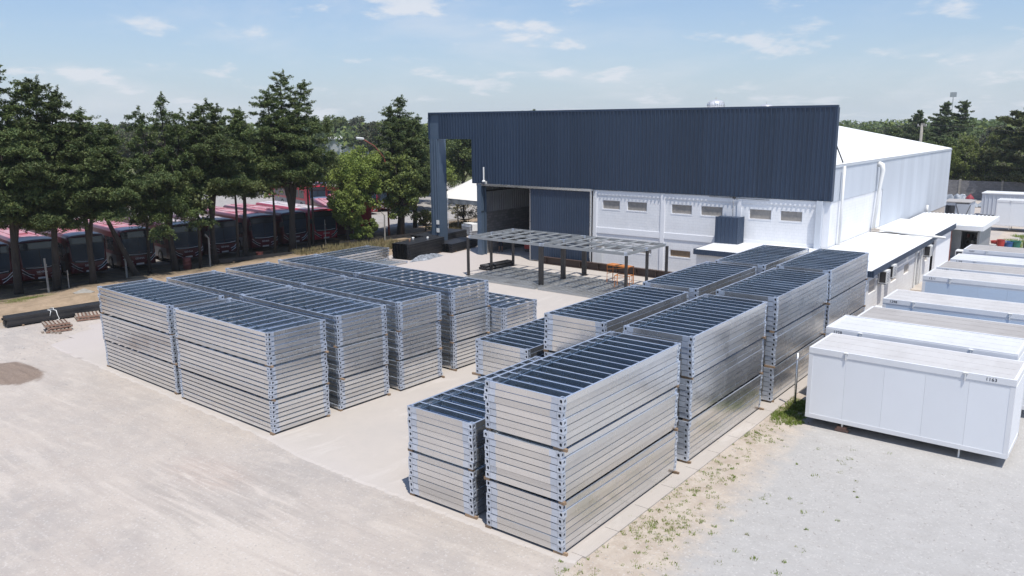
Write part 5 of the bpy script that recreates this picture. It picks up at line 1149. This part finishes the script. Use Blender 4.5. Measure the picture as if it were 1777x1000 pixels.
def make_bus(roofmat, label, loc, rz, visor='bus_blue', lower='bus_grey', body='bus_dark'):
    t = thing('city_bus', label, 'bus', loc, rz, 'red city buses in the depot')
    L = 11.6
    b = ringbody([(0.02, 1.05, .55, 1.35, .2), (-.06, 1.18, .42, 1.7, .2), (-.18, 1.24, .34, 2.6, .2), (-.34, 1.26, .30, 3.0, .22), (-.6, 1.27, .3, 3.05, .22), (-L+.2, 1.27, .32, 3.05, .22), (-L, 1.2, .45, 2.9, .25)])
    me = b.mesh('body', body, True); fix_normals(me); part('body', me, t)
    # roof skin, front visor, ribs
    b = MB(); 
    prof = [(-1.13, 3.0), (-.95, 3.075), (-.4, 3.11), (.4, 3.11), (.95, 3.075), (1.13, 3.0)]
    b.prism(prof, 'x', -L+.3, -2.1); rf = b.build('roof', roofmat, t); fix_normals(rf.data)
    b = MB(); b.prism([(-1.17, 2.98), (-.95, 3.06), (-.4, 3.10), (.4, 3.10), (.95, 3.06), (1.17, 2.98)], 'x', -2.09, -.34); vs = b.build('front_visor', visor, t); fix_normals(vs.data)
    for y in (-.62, .62): MB().box(-L+.6, -2.3, y-.04, y+.04, 3.09, 3.15).build('roof_rib', roofmat, t)
    for x in (-4.2, -8.4):
        MB().box(x-.35, x+.35, -.32, .32, 3.112, 3.2).build('roof_hatch', roofmat, t)
    MB().add([(.035, -1.02, 1.12), (.035, 1.02, 1.12), (-.13, 1.17, 2.93), (-.13, -1.17, 2.93), (-.3, -1.16, 1.12), (-.3, 1.16, 1.12), (-.5, 1.2, 2.93), (-.5, -1.2, 2.93)], [(0, 1, 2, 3), (7, 6, 5, 4), (0, 3, 7, 4), (1, 5, 6, 2), (3, 2, 6, 7), (0, 4, 5, 1)]).build('front_mask', 'bus_mask' if visor == 'bus_blue' else 'bus_mask', t)
    # windscreen: two raked panes, destination box above
    for s in (-1, 1):
        y0, y1 = (0.03, 1.12) if s > 0 else (-1.12, -0.03)
        MB().add([(.03, y0, 1.28), (.03, y1*.93 if s > 0 else y1, 1.28), (-.075, y1, 2.42), (-.075, y0, 2.42), (-.1, y0, 1.3), (-.1, y1, 1.3), (-.24, y1, 2.42), (-.24, y0, 2.42)], [(0, 1, 2, 3), (7, 6, 5, 4), (0, 3, 7, 4), (1, 5, 6, 2), (3, 2, 6, 7), (0, 4, 5, 1)]).build('windscreen', 'glass_blue', t)
    MB().add([(-.08, -1.0, 2.5), (-.08, 1.0, 2.5), (-.118, 1.0, 2.88), (-.118, -1.0, 2.88), (-.3, -1.0, 2.5), (-.3, 1.0, 2.5), (-.4, 1.0, 2.9), (-.4, -1.0, 2.9)], [(0, 1, 2, 3), (7, 6, 5, 4), (0, 3, 7, 4), (1, 5, 6, 2), (3, 2, 6, 7), (0, 4, 5, 1)]).build('destination_box', 'glass', t)
    MB().tube([(.02, -.95, 1.25), (.05, -.4, 1.2), (.055, 0, 1.19), (.05, .4, 1.2), (.02, .95, 1.25)], .022, 5).build('front_trim', 'chrome', t)
    for s in (-1, 1):
        hl = MB().prism([(s*.55, .62), (s*.75, .58), (s*1.12, .95), (s*1.15, 1.08), (s*.95, .95)], 'x', -.04, .03).build('headlight', 'glass', t); fix_normals(hl.data)
        MB().tube([(.06, s*.5, .72), (.05, s*.8, .82), (-.02, s*1.2, 1.18)], .02, 5).tube([(.07, s*.52, .5), (.06, s*.75, .62), (-.02, s*1.2, .95)], .02, 5).build('headlight_trim', 'chrome', t)
        # mirror
        MB().tube([(-.2, s*1.2, 2.55), (.15, s*1.42, 2.6), (.2, s*1.42, 2.35)], .025, 6).box(.16, .24, s*1.42-.1, s*1.42+.1, 1.95, 2.35).build('mirror', 'black_steel', t)
        for q in range(6):
            x0 = -1.5-q*1.62
            MB().box(x0-1.5, x0, s*1.262-.012, s*1.262+.012, 1.42, 2.45).build('side_window', 'glass', t)
        MB().box(-L+.4, -1.2, s*1.264-.008, s*1.264+.008, .42, 1.15).build('side_skirt', lower, t)
        for x in (-2.4, -8.6):
            w_ = MB().tube([(x, s*.98, .48), (x, s*1.285, .48)], .48, 16).build('wheel', 'rubber', t, smooth=False); MB().tube([(x, s*1.286, .48), (x, s*1.30, .48)], .26, 12).build('rim', 'bus_grey', w_)
    MB().box(-.02, .05, -.28, .28, .42, .54).build('number_plate', 'chrome', t)
    for word, z, size, x_ in (('SIENNA', .83, .2, .055),):
        cu = bpy.data.curves.new('lettering', 'FONT'); cu.body = word; cu.size = size; cu.extrude = .004; cu.align_x = 'CENTER'; cu.materials.append(M['lamp_white'])
        text_mesh('lettering', cu, t, (x_, 0, z), (R(90), 0, R(90)))
    return t
BA = -0.13
orders = ['leftmost showing', 'second', 'third', 'fourth', 'fifth', 'sixth', 'seventh', 'eighth']
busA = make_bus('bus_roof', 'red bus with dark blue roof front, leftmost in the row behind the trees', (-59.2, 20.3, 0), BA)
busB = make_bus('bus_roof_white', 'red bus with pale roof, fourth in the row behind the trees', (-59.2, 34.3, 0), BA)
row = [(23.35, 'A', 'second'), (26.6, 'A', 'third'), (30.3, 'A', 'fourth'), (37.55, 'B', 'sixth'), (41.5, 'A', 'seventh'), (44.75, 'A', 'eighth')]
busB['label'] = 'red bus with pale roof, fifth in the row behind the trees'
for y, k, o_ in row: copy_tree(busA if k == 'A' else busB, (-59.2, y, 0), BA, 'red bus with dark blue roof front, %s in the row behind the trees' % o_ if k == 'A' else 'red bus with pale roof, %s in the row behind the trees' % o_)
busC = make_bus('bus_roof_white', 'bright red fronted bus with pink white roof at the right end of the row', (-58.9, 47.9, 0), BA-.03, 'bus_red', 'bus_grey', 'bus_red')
far_b = [(-70, 56.5, 2.6, 'bus angled behind the row with its long grey side showing'), (-72, 60.5, 2.62, 'bus with side windows beside the light green shrub'), (-83, 66.5, -.25, 'red fronted bus with white front lettering in the depot'), (-86, 70.0, -.25, 'bus parked next to the lettered one in the depot'), (-98, 84, .9, 'bus with blue side window far back in the depot'), (-73, 66, -.3, 'bus half hidden behind the tall conifer by the portal'), (-74, 70, -.3, 'bus glimpsed left of the portal post'), (-76, 76, -.3, 'bus seen through the portal behind the tent'), (-104, 60, .2, 'bus glimpsed through the trunks of the twin-topped conifer'), (-106, 52, .2, 'bus glimpsed between the middle trees'), (-104, 40, .2, 'bus glimpsed beyond the drooping tree'), (-100, 31, .2, 'bus glimpsed beyond the leaning tree'), (-112, 98, .5, 'bus far back right of the lamp'), (-96, 101, -.3, 'bus far behind the tent peak')]
for i, (x, y, a, lab) in enumerate(far_b): copy_tree(busC if i % 3 else busA, (x, y, 0), a, 'red '+lab)
# ================================================================ TREES
def leaf_quads(C, size, r, up=0.35, flat=1.0, elong=1.8):
    n = len(C); nrm = r.randn(n, 3); nrm[:, 2] = np.abs(nrm[:, 2])*flat+up; nrm /= np.linalg.norm(nrm, axis=1)[:, None]
    a = np.cross(nrm, r.randn(n, 3)); a /= np.linalg.norm(a, axis=1)[:, None]+1e-9; b = np.cross(nrm, a)
    s = size*r.uniform(.6, 1.35, n)[:, None]; a = a*s*elong/2; b = b*s/2
    V = np.stack([C-a, C-a*.1+b, C+a, C-a*.1-b], 1).reshape(-1, 3); return V
def mesh_quads(name, V, mats, mi=None):
    n = len(V)//4; me = bpy.data.meshes.new(name); me.vertices.add(len(V)); me.vertices.foreach_set('co', V.astype(np.float32).ravel())
    me.loops.add(4*n); me.loops.foreach_set('vertex_index', np.arange(4*n, dtype=np.int32)); me.polygons.add(n)
    me.polygons.foreach_set('loop_start', np.arange(0, 4*n, 4, dtype=np.int32)); me.polygons.foreach_set('loop_total', np.full(n, 4, np.int32))
    for m in mats: me.materials.append(M[m])
    if mi is not None: me.polygons.foreach_set('material_index', mi.astype(np.int32))
    me.update(calc_edges=True); return me
def conifer(seed, H, Rm, zb, nbr=95, lean=(0, 0), tops=((0, 0, 1.0),), droop=0.25, dens=1.0, size=0.062, power=.75, mats=('conifer', 'conifer_olive'), trunk_r=.22):
    r = np.random.RandomState(seed); P = []; trunk = MB()
    def ax(z): f = z/H; return np.array([lean[0]*f, lean[1]*f, 0.])
    for (tx, ty, hf) in tops:
        h = H*hf; pts = []
        for q in range(9):
            f = q/8; z = h*f*.97; s = max(0, f-.25)/.75; wv = .12*math.sin(f*7+seed+tx)
            p = ax(z)+np.array([tx*s+wv, ty*s+wv*.6, z]); pts.append(tuple(p))
        trunk.tube(pts, [trunk_r*(1-.93*q/8)*(1.25 if q == 0 else 1) for q in range(9)], 8)
    nb_tot = int(nbr*dens)
    for (tx, ty, hf) in tops:
        h = H*hf; nb_ = int(nb_tot/len(tops)*(.6+.4*hf)); ga = r.rand()*6.28
        for i in range(nb_):
            f = (i+r.rand())/nb_; z = zb+(h-zb)*f; az = ga+i*2.4+r.randn()*.3; t = (z-zb)/(h-zb)
            prof = (1-t)**power*(.55+.45*min(1, t*5+.35)); prof *= 1 if t < .55 else 1-.45*(t-.55)/.45; ln = Rm*prof*r.uniform(.45, 1.25)+.12
            if r.rand() < .12: ln *= 1.3
            s = max(0, z/h-.25)/.75; o = ax(z)+np.array([tx*s, ty*s, z]); d = np.array([math.cos(az), math.sin(az), 0]); rise = r.uniform(.05, .55)*(1-t*.3)+(.12 if t < .25 else 0)
            m = max(2, int(ln/.62)); bp = []
            for q in range(m+1):
                u = q/m; bp.append(o+d*ln*u+np.array([0, 0, ln*(rise*u-droop*u*u*1.6)]))
            if ln > 1.0 : trunk.tube([tuple(p) for p in bp[::max(1, m//2)]], [.055*(1-t)+.02]+[.02]*(len(bp[::max(1, m//2)])-1), 4, cap=False)
            sd = np.array([-d[1], d[0], 0])
            nw = 46; uw = r.rand(nw)[:, None]; wl = (.35+.35*r.rand())*(1 if t < .6 else .8); P.append(bp[-1]+d*wl*uw*1.2+np.array([0, 0, wl*.45])*uw**1.5*(1 if droop < .4 else -1.2)+r.randn(nw, 3)*(.09*(1-uw*.7)))
            nw = 30; uw = r.rand(nw)[:, None]; q_ = bp[-1]+sd*r.randn()*.4; P.append(q_+(d+sd*r.randn()*.8)*wl*uw+np.array([0, 0, wl*.3])*uw+r.randn(nw, 3)*.06)
            for q in range(1, m+1):
                u = q/m
                for w_ in range(1 if u < .5 else 2):
                    rad = (.34+.34*u*(1-.35*u))*min(1.1, .4+ln*.28)*(1-.5*t)*r.uniform(.7, 1.25); nl = int(330*dens*(rad/.5)**2)+16
                    c = bp[q]+r.randn(3)*.1+sd*r.randn()*.32*ln*.4
                    # a rounded pad: full on top, hollow below, frayed rim
                    ph = r.rand(nl)*6.28; rr_ = np.sqrt(r.rand(nl))*(1+.25*np.sin(ph*3+q)); top = np.sqrt(np.clip(1-(rr_*.85)**2, 0, 1))
                    zz = rad*(.42*top*r.uniform(.35, 1.05, nl)-.18*rr_**2*(1+droop*3.5)-.16*r.rand(nl)*(1+droop*2))
                    P.append(c+np.stack([np.cos(ph)*rr_*rad, np.sin(ph)*rr_*rad, zz*r.uniform(.8, 1.5)], 1)+r.randn(nl, 3)*.05)
        tip = ax(h)+np.array([tx, ty, h+.35]); k = np.linspace(0, 1, 260)[:, None]; P.append(tip+np.array([0, 0, -2.2])*k+r.randn(260, 3)*(.04+.26*k)+np.array([.25, .1, 0])*(1-k))
    P = np.concatenate(P); V = leaf_quads(P, size, r, .5, 1.0, 3.2); mi = (r.rand(len(P)) < .22).astype(int)
    return mesh_quads('crown', V, mats, mi), trunk.mesh('trunk', 'bark', True)
def broadleaf(seed, H, Rm, zb, nc=70, nl=150, size=.2, mats=('leaf_mid', 'leaf_dark'), squash=.8, trunk_r=.2, gap=.25):
    r = np.random.RandomState(seed); P = []; tr = MB(); zc = (H+zb)/2; hz_ = (H-zb)/2
    tr.tube([(0, 0, 0), (.1, .05, zb), (0, 0, zc), (.1, 0, H-1.0)], [trunk_r*1.2, trunk_r, trunk_r*.6, .04], 8)
    for i in range(nc):
        v = r.randn(3); v /= np.linalg.norm(v); v *= r.uniform(.3, 1.0)**.6; lump = .92+.14*math.sin(3*v[0]*2+seed)+.12*math.sin(5*v[1]+seed*2)
        c = np.array([v[0]*Rm*lump, v[1]*Rm*lump, zc+v[2]*hz_*lump]); 
        if c[2] < zb: c[2] = zb+r.rand()*.5
        rad = Rm*r.uniform(.16, .32); n = int(nl*r.uniform(.6, 1.3)); g = r.randn(n, 3); g /= np.linalg.norm(g, axis=1)[:, None]; g *= rad*(r.rand(n, 1)**.4)*np.array([1, 1, squash]); P.append(c+g)
        if i % 4 == 0: tr.tube([(0, 0, zb+(c[2]-zb)*.3), tuple(c*np.array([.5, .5, 1])-np.array([0, 0, .3])), tuple(c)], [.07, .04, .015], 4, cap=False)
    P = np.concatenate(P); V = leaf_quads(P, size, r, .25, .8, 1.4); mi = (r.rand(len(P)) < .25).astype(int)
    return mesh_quads('crown', V, mats, mi), tr.mesh('trunk', 'bark', True)
def put_tree(name, meshes, x, y, label, rz=0, sc=1.0, cat='tree', group=None, szz=None):
    t = thing(name, label, cat, (x, y, -.03), rz, group); t.scale = (sc, sc, szz or sc); part('crown', meshes[0], t); part('trunk', meshes[1], t); return t
G = 'row of conifers along the depot fence'
T = [
 # name, x, y, mesh args, label
 ((11, 14.9, 3.6, 4.3), dict(nbr=135, lean=(0, -.2), droop=.18, tops=((0, 0, 1), (.5, 1.7, .9))), -56.9, 21.0, 'tallest dark conifer at the photo\'s left edge'),
 ((12, 13.5, 3.3, 4.4), dict(nbr=115, droop=.12, power=.62, tops=((0, 0, 1), (-.8, 1.5, .96))), -55.8, 22.9, 'broad flat-tiered conifer behind the slanting grey post'),
 ((13, 11.6, 3.2, 4.5), dict(nbr=105, droop=.12, power=.55, tops=((0, .3, 1), (.3, 1.8, .93))), -55.4, 24.9, 'wide layered conifer beside the broken slab'),
 ((14, 10.4, 2.9, 5.0), dict(nbr=88, lean=(-.6, -3.2), droop=.15, power=.5), -55.9, 28.2, 'conifer with a strongly leaning trunk'),
 ((15, 12.8, 2.5, 4.9), dict(nbr=110, droop=.6, power=.5, tops=((0, 0, 1), (.2, -1.9, .92), (-.2, 1.5, .91)), mats=('conifer', 'conifer')), -56.7, 31.6, 'conifer with drooping curtains of foliage and three tops'),
 ((16, 12.4, 2.6, 5.2), dict(nbr=105, droop=.12, power=.5, tops=((0, 0, 1), (0, .9, .97), (.3, -.9, .95)), mats=('conifer', 'conifer_olive')), -57.0, 35.3, 'olive tinged round-topped conifer with forked trunk'),
 ((17, 11.8, 1.8, 5.0), dict(nbr=75, droop=.12, power=.6), -57.1, 38.2, 'narrow pointed conifer beside the round-topped one'),
 ((18, 14.8, 3.3, 5.5), dict(nbr=160, droop=.15, power=.62, tops=((0, -.2, 1), (0, 1.9, .955), (.4, -2.0, .90)), trunk_r=.3), -56.9, 42.6, 'big dark conifer with two tall spires'),
 ((19, 13.2, 2.9, 3.6), dict(nbr=150, droop=.15, power=.55, tops=((0, 0.6, 1), (.2, -1.1, .93), (.3, 2.4, .86)), mats=('conifer', 'conifer_olive'), trunk_r=.28), -57.6, 56.0, 'big many-topped conifer beside the portal post'),
]
for a, kw, x, y, lab in T: put_tree('conifer_tree', conifer(*a, **kw), x, y, lab, cat='conifer', group=G)
for k_, (x, y, h) in enumerate(((-57.2, 29.9, 6.5), (-56.0, 33.3, 7), (-56.6, 37.0, 7.5), (-57.2, 45.0, 8), (-56.4, 40.4, 7), (-56.5, 44.0, 7))):
    mb = MB().tube([(0, 0, 0), (.1, .1, h*.5), (-.1, .25, h)], [.13, .1, .05], 7); r = np.random.RandomState(k_)
    t = thing('slim_conifer', 'slim bare trunk with little foliage, %s from the drum side' % ['first', 'second', 'third', 'fifth', 'fourth', 'sixth'][k_], 'conifer', (x, y, -.02), 0, 'slim trunks between the big conifers'); mb.build('trunk', 'bark', t, smooth=True)
    P = np.concatenate([np.array([r.randn()*.7, r.randn()*.9, h-1.8+r.rand()*2.4])+r.randn(130, 3)*np.array([.38, .38, .18]) for q in range(13)]); part('crown', mesh_quads('crown', leaf_quads(P, .15, r, .3), ('conifer_olive', 'conifer')), t)
# broadleaf shrubs and trees near the fence
put_tree('leafy_tree', broadleaf(31, 8.7, 2.6, 2.9, 100, 240, .14, ('leaf_light', 'leaf_mid')), -58.0, 50.9, 'light green round tree right of the bus row', group=G)
put_tree('leafy_tree', broadleaf(32, 5.6, 1.9, 1.5, 80, 220, .13, ('leaf_light', 'leaf_mid')), -56.2, 48.1, 'small bright green shrubby tree before the last bus', group=G)
put_tree('leafy_tree', broadleaf(33, 8.2, 2.2, 2.2, 80, 170, .17, ('leaf_mid', 'leaf_dark')), -55.8, 54.6, 'mid green leafy tree beneath the many-topped conifer', group=G)
put_tree('leafy_tree', broadleaf(34, 9.4, 2.1, 3.0, 80, 160, .17, ('leaf_dark', 'leaf_mid')), -60.0, 60.6, 'dark leafy tree just left of the portal post', group=G)
put_tree('shrub', broadleaf(35, 1.9, .9, .3, 34, 110, .1, ('leaf_light', 'leaf_mid'), trunk_r=.04), -55.3, 49.0, 'low bright bush at the fence foot near the low pile', cat='bush')
put_tree('shrub', broadleaf(36, 2.3, .9, .6, 34, 120, .1, ('leaf_mid', 'leaf_light'), trunk_r=.04), -55.9, 50.6, 'climbing green bush between two concrete posts', cat='bush')
put_tree('shrub', broadleaf(37, 3.0, 1.6, .4, 45, 60, .1, ('leaf_dull', 'dry_grass'), trunk_r=.05), -57.5, 65.5, 'dry bare thicket beneath the tent edge', cat='bush')
put_tree('shrub', broadleaf(38, 2.6, 1.5, .4, 45, 90, .1, ('leaf_mid', 'dry_grass'), trunk_r=.05), -57.0, 59.0, 'green bush near the foot of the portal post', cat='bush')
# middle distance trees behind the depot
BM = [broadleaf(50+i, 10, 3.4, 2.0, 76, 190, .2, m, trunk_r=.22) for i, m in enumerate((('leaf_dark', 'leaf_mid'), ('leaf_mid', 'leaf_dull'), ('leaf_dull', 'leaf_dark'), ('leaf_mid', 'leaf_light')))]
BF = [broadleaf(60+i, 10, 3.9, 1.5, 60, 110, .34, m, trunk_r=.22) for i, m in enumerate((('leaf_dark', 'leaf_mid'), ('leaf_mid', 'leaf_dark'), ('leaf_dull', 'leaf_dark')))]
CN = conifer(71, 12, 2.6, 2.0, nbr=60, dens=.35, size=.2, tops=((0, 0, 1),), droop=.2)
rr = random.Random(77)
def ground_at(px, dist):
    d = fw+r2*((px-888.5)/F_PX); d.z = 0; d.normalize(); return d.x*dist, d.y*dist
# neighbours seen through the portal and behind the tent
for i, (x, y, s, m, lab) in enumerate(((-72, 82, 1.05, 0, 'dark leafy tree filling the upper portal opening'), (-68, 86, .9, 1, 'leafy tree right of the one in the portal opening'), (-79, 80, 1.1, 0, 'leafy tree left of the portal behind the conifer'), (-70, 74, .75, 3, 'mid green tree behind the dark leafy one by the post'), (-84, 90, 1.1, 2, 'dull leafy tree far behind the tent'), (-60, 84, 1.0, 0, 'leafy tree whose tip peeks over the facade top'))):
    put_tree('leafy_tree', BM[m], x, y, lab, rz=i, sc=s, group='trees behind the tent')
for i, (px, dist, s, lab) in enumerate(((905, 118, 1.0, 'leftmost dark tip peeping over the facade'), (925, 120, 1.02, 'second dark tip peeping over the facade'), (940, 116, 1.0, 'spiky dark tip peeping over the facade'), (1060, 125, .98, 'lone small tip peeping over the facade middle'))):
    x, y = ground_at(px, dist); put_tree('conifer_tree', CN, x, y, 'conifer with its '+lab, rz=i, sc=s, cat='conifer', group='conifers behind the hall')
n_ = 0
belt = []
for i in range(54):
    px = -60+i*16+rr.uniform(-10, 10); dist = rr.uniform(165, 300); h = 10.655+(215-rr.uniform(204, 220))/F_PX*dist*1.0
    if 540 < px < 720: h = 10.655+(215-rr.uniform(192, 210))/F_PX*dist
    belt.append((px, dist, h))
for px, dist, h in belt:
    if 525 < px < 645: dist = 325+rr.random()*40; h = 10.655+(215-rr.uniform(193, 208))/F_PX*dist
    x, y = ground_at(px, dist); ki = rr.randrange(4) if dist < 210 else rr.randrange(3); tone = (('dark', 'mid green', 'dull olive', 'bright green') if dist < 210 else ('dark', 'mid green', 'dull olive'))[ki]
    sec = ('left end', 'part behind the leaning conifer', 'part behind the drooping conifer', 'part behind the twin-spired conifer', 'part behind the street lamp', 'part behind the portal')[min(5, max(0, int((px+60)/145)))]
    lab = '%s %s tree in the far belt, %s' % (tone, 'nearer' if dist < 210 else 'farther', sec); put_tree('leafy_tree', BM[ki] if dist < 210 else BF[ki], x, y, lab, rz=rr.random()*6, sc=max(.8, h/10.3), group=lab)
x, y = ground_at(540, 330); put_tree('leafy_tree', BF[1], x, y, 'pale round tree right of the twin-spired conifer on the skyline', sc=1.45, group='skyline trees')
for i in range(16):
    px = 560+rr.random()*180; dist = rr.uniform(100, 150); x, y = ground_at(px, dist)
    put_tree('leafy_tree', BM[(1, 2, 3)[i % 3]], x, y, '%s tree in the far depot yard, %s' % (('mid green', 'dull olive', 'bright green')[i % 3], ('left of the street lamp', 'around the street lamp head', 'right of the street lamp')[0 if px < 600 else (1 if px < 660 else 2)]), rz=rr.random()*6, sc=rr.uniform(.45, .6) if px < 640 else rr.uniform(.55, .85), group='%d depot yard trees' % (i % 3+3*(0 if px < 600 else (1 if px < 660 else 2))))
# right side: trees behind the block wall, layered up to the skyline
for i in range(70):
    px = 1440+rr.random()*390; dist = 128+rr.random()**1.2*150; x, y = ground_at(px, dist)
    if y < 131: y = 131+rr.random()*6
    top = rr.uniform(226, 266) if dist < 190 else rr.uniform(211, 228)
    h = 10.655+(209-top)/F_PX*dist; ki = rr.randrange(3) if dist >= 185 else rr.choice((0, 1, 1, 3, 3)); tone = ('dark', 'mid green', 'dull olive', 'bright green')[ki]; sec = ('beside the hall roof', 'around the utility pole', 'below the radio mast', 'towards the big dark conifer', 'at the frame edge')[min(4, int((px-1440)/78))]
    lab = '%s %s tree in the wood beyond the block wall, %s' % (tone, 'nearer' if dist < 185 else 'farther', sec); put_tree('leafy_tree', (BM if dist < 185 else BF)[ki], x, y, lab, rz=rr.random()*6, sc=max(.42, h/10.3), group=lab)
for i in range(12):
    px = 1640+i*16; x, y = ground_at(px, 140+rr.random()*10); y = max(y, 130.5); put_tree('leafy_tree', BM[(0, 3, 1)[i % 3]], x, y, '%s tree right behind the block wall, %s from the hall corner' % (('dark', 'bright green', 'mid green')[i % 3], ('first', 'second', 'third', 'fourth')[i//3]), rz=i, sc=rr.uniform(.5, .75), group='trees right behind the block wall')
for i, (px, dist, top, w_, lab) in enumerate(((1548, 190, 195, .8, 'shorter windswept tree on the skyline behind the hall'), (1588, 170, 183, 1.0, 'taller dark windswept tree beside the utility pole'), (1618, 172, 182, .9, 'sparse feathery windswept tree right of the utility pole'), (1772, 130, 172, 1.5, 'big dark conifer at the photo\'s right edge'), (1800, 128, 168, 1.6, 'second big conifer partly cut off by the frame'))):
    x, y = ground_at(px, dist); h = 10.655+(209-top)/F_PX*dist
    m_ = conifer(90+i, h*(1 if i < 3 else 1.18), 3.6*w_ if i < 3 else 3.6*w_, 2, nbr=120 if i < 3 else 190, lean=((2.2, .8) if i < 3 else (0, 0)), droop=.05, dens=.5, size=.16, power=.5, mats=('leaf_dark', 'leaf_dull') if i < 3 else ('conifer_olive', 'leaf_dull')); put_tree('windswept_tree' if i < 3 else 'conifer_tree', m_, x, y, lab, group='dark trees on the right skyline', cat='tree')
# distant wood to the horizon, one mass
r = np.random.RandomState(5); P = []; S_ = []
for k in range(1500):
    a = YAW+r.uniform(-1.15, 1.15); d = 300+r.rand()**1.6*1500; px_, py_ = d*math.sin(a), d*math.cos(a); h = r.uniform(7, 11)+(d/1800)*2.5; w_ = r.uniform(5, 9)
    n = 110 if d < 700 else 40; g = np.clip(r.randn(n, 3), -1.5, 1.5)*np.array([w_*.45, w_*.45, h*.24])+np.array([px_, py_, h*.62]); P.append(g)
P = np.concatenate(P); V = leaf_quads(P, 1.5, r, .3, .8, 1.3); part('distant_wood', mesh_quads('distant_wood', V, ('leaf_dark', 'leaf_mid'), (r.rand(len(P)) < .3).astype(int)), kind='stuff', label='distant wooded plain reading as one dark green band', cat='wood')

# ---- haze: pale air over the plain
hb = MB(); hb.box(-1500, 1500, -60, 2100, -1.0, 60.0)
hm = bpy.data.materials.new('pale_air'); hm.use_nodes = True; ht = hm.node_tree; ht.nodes.clear()
pv = ht.nodes.new('ShaderNodeVolumePrincipled'); pv.inputs['Color'].default_value = (0.86, 0.93, 1.0, 1); pv.inputs['Density'].default_value = 0.00017; pv.inputs['Anisotropy'].default_value = 0.2
ho = ht.nodes.new('ShaderNodeOutputMaterial'); ht.links.new(pv.outputs[0], ho.inputs['Volume'])
M['haze'] = hm; hb.build('haze', 'haze', kind='stuff', label='thin pale air over the plain', cat='haze')
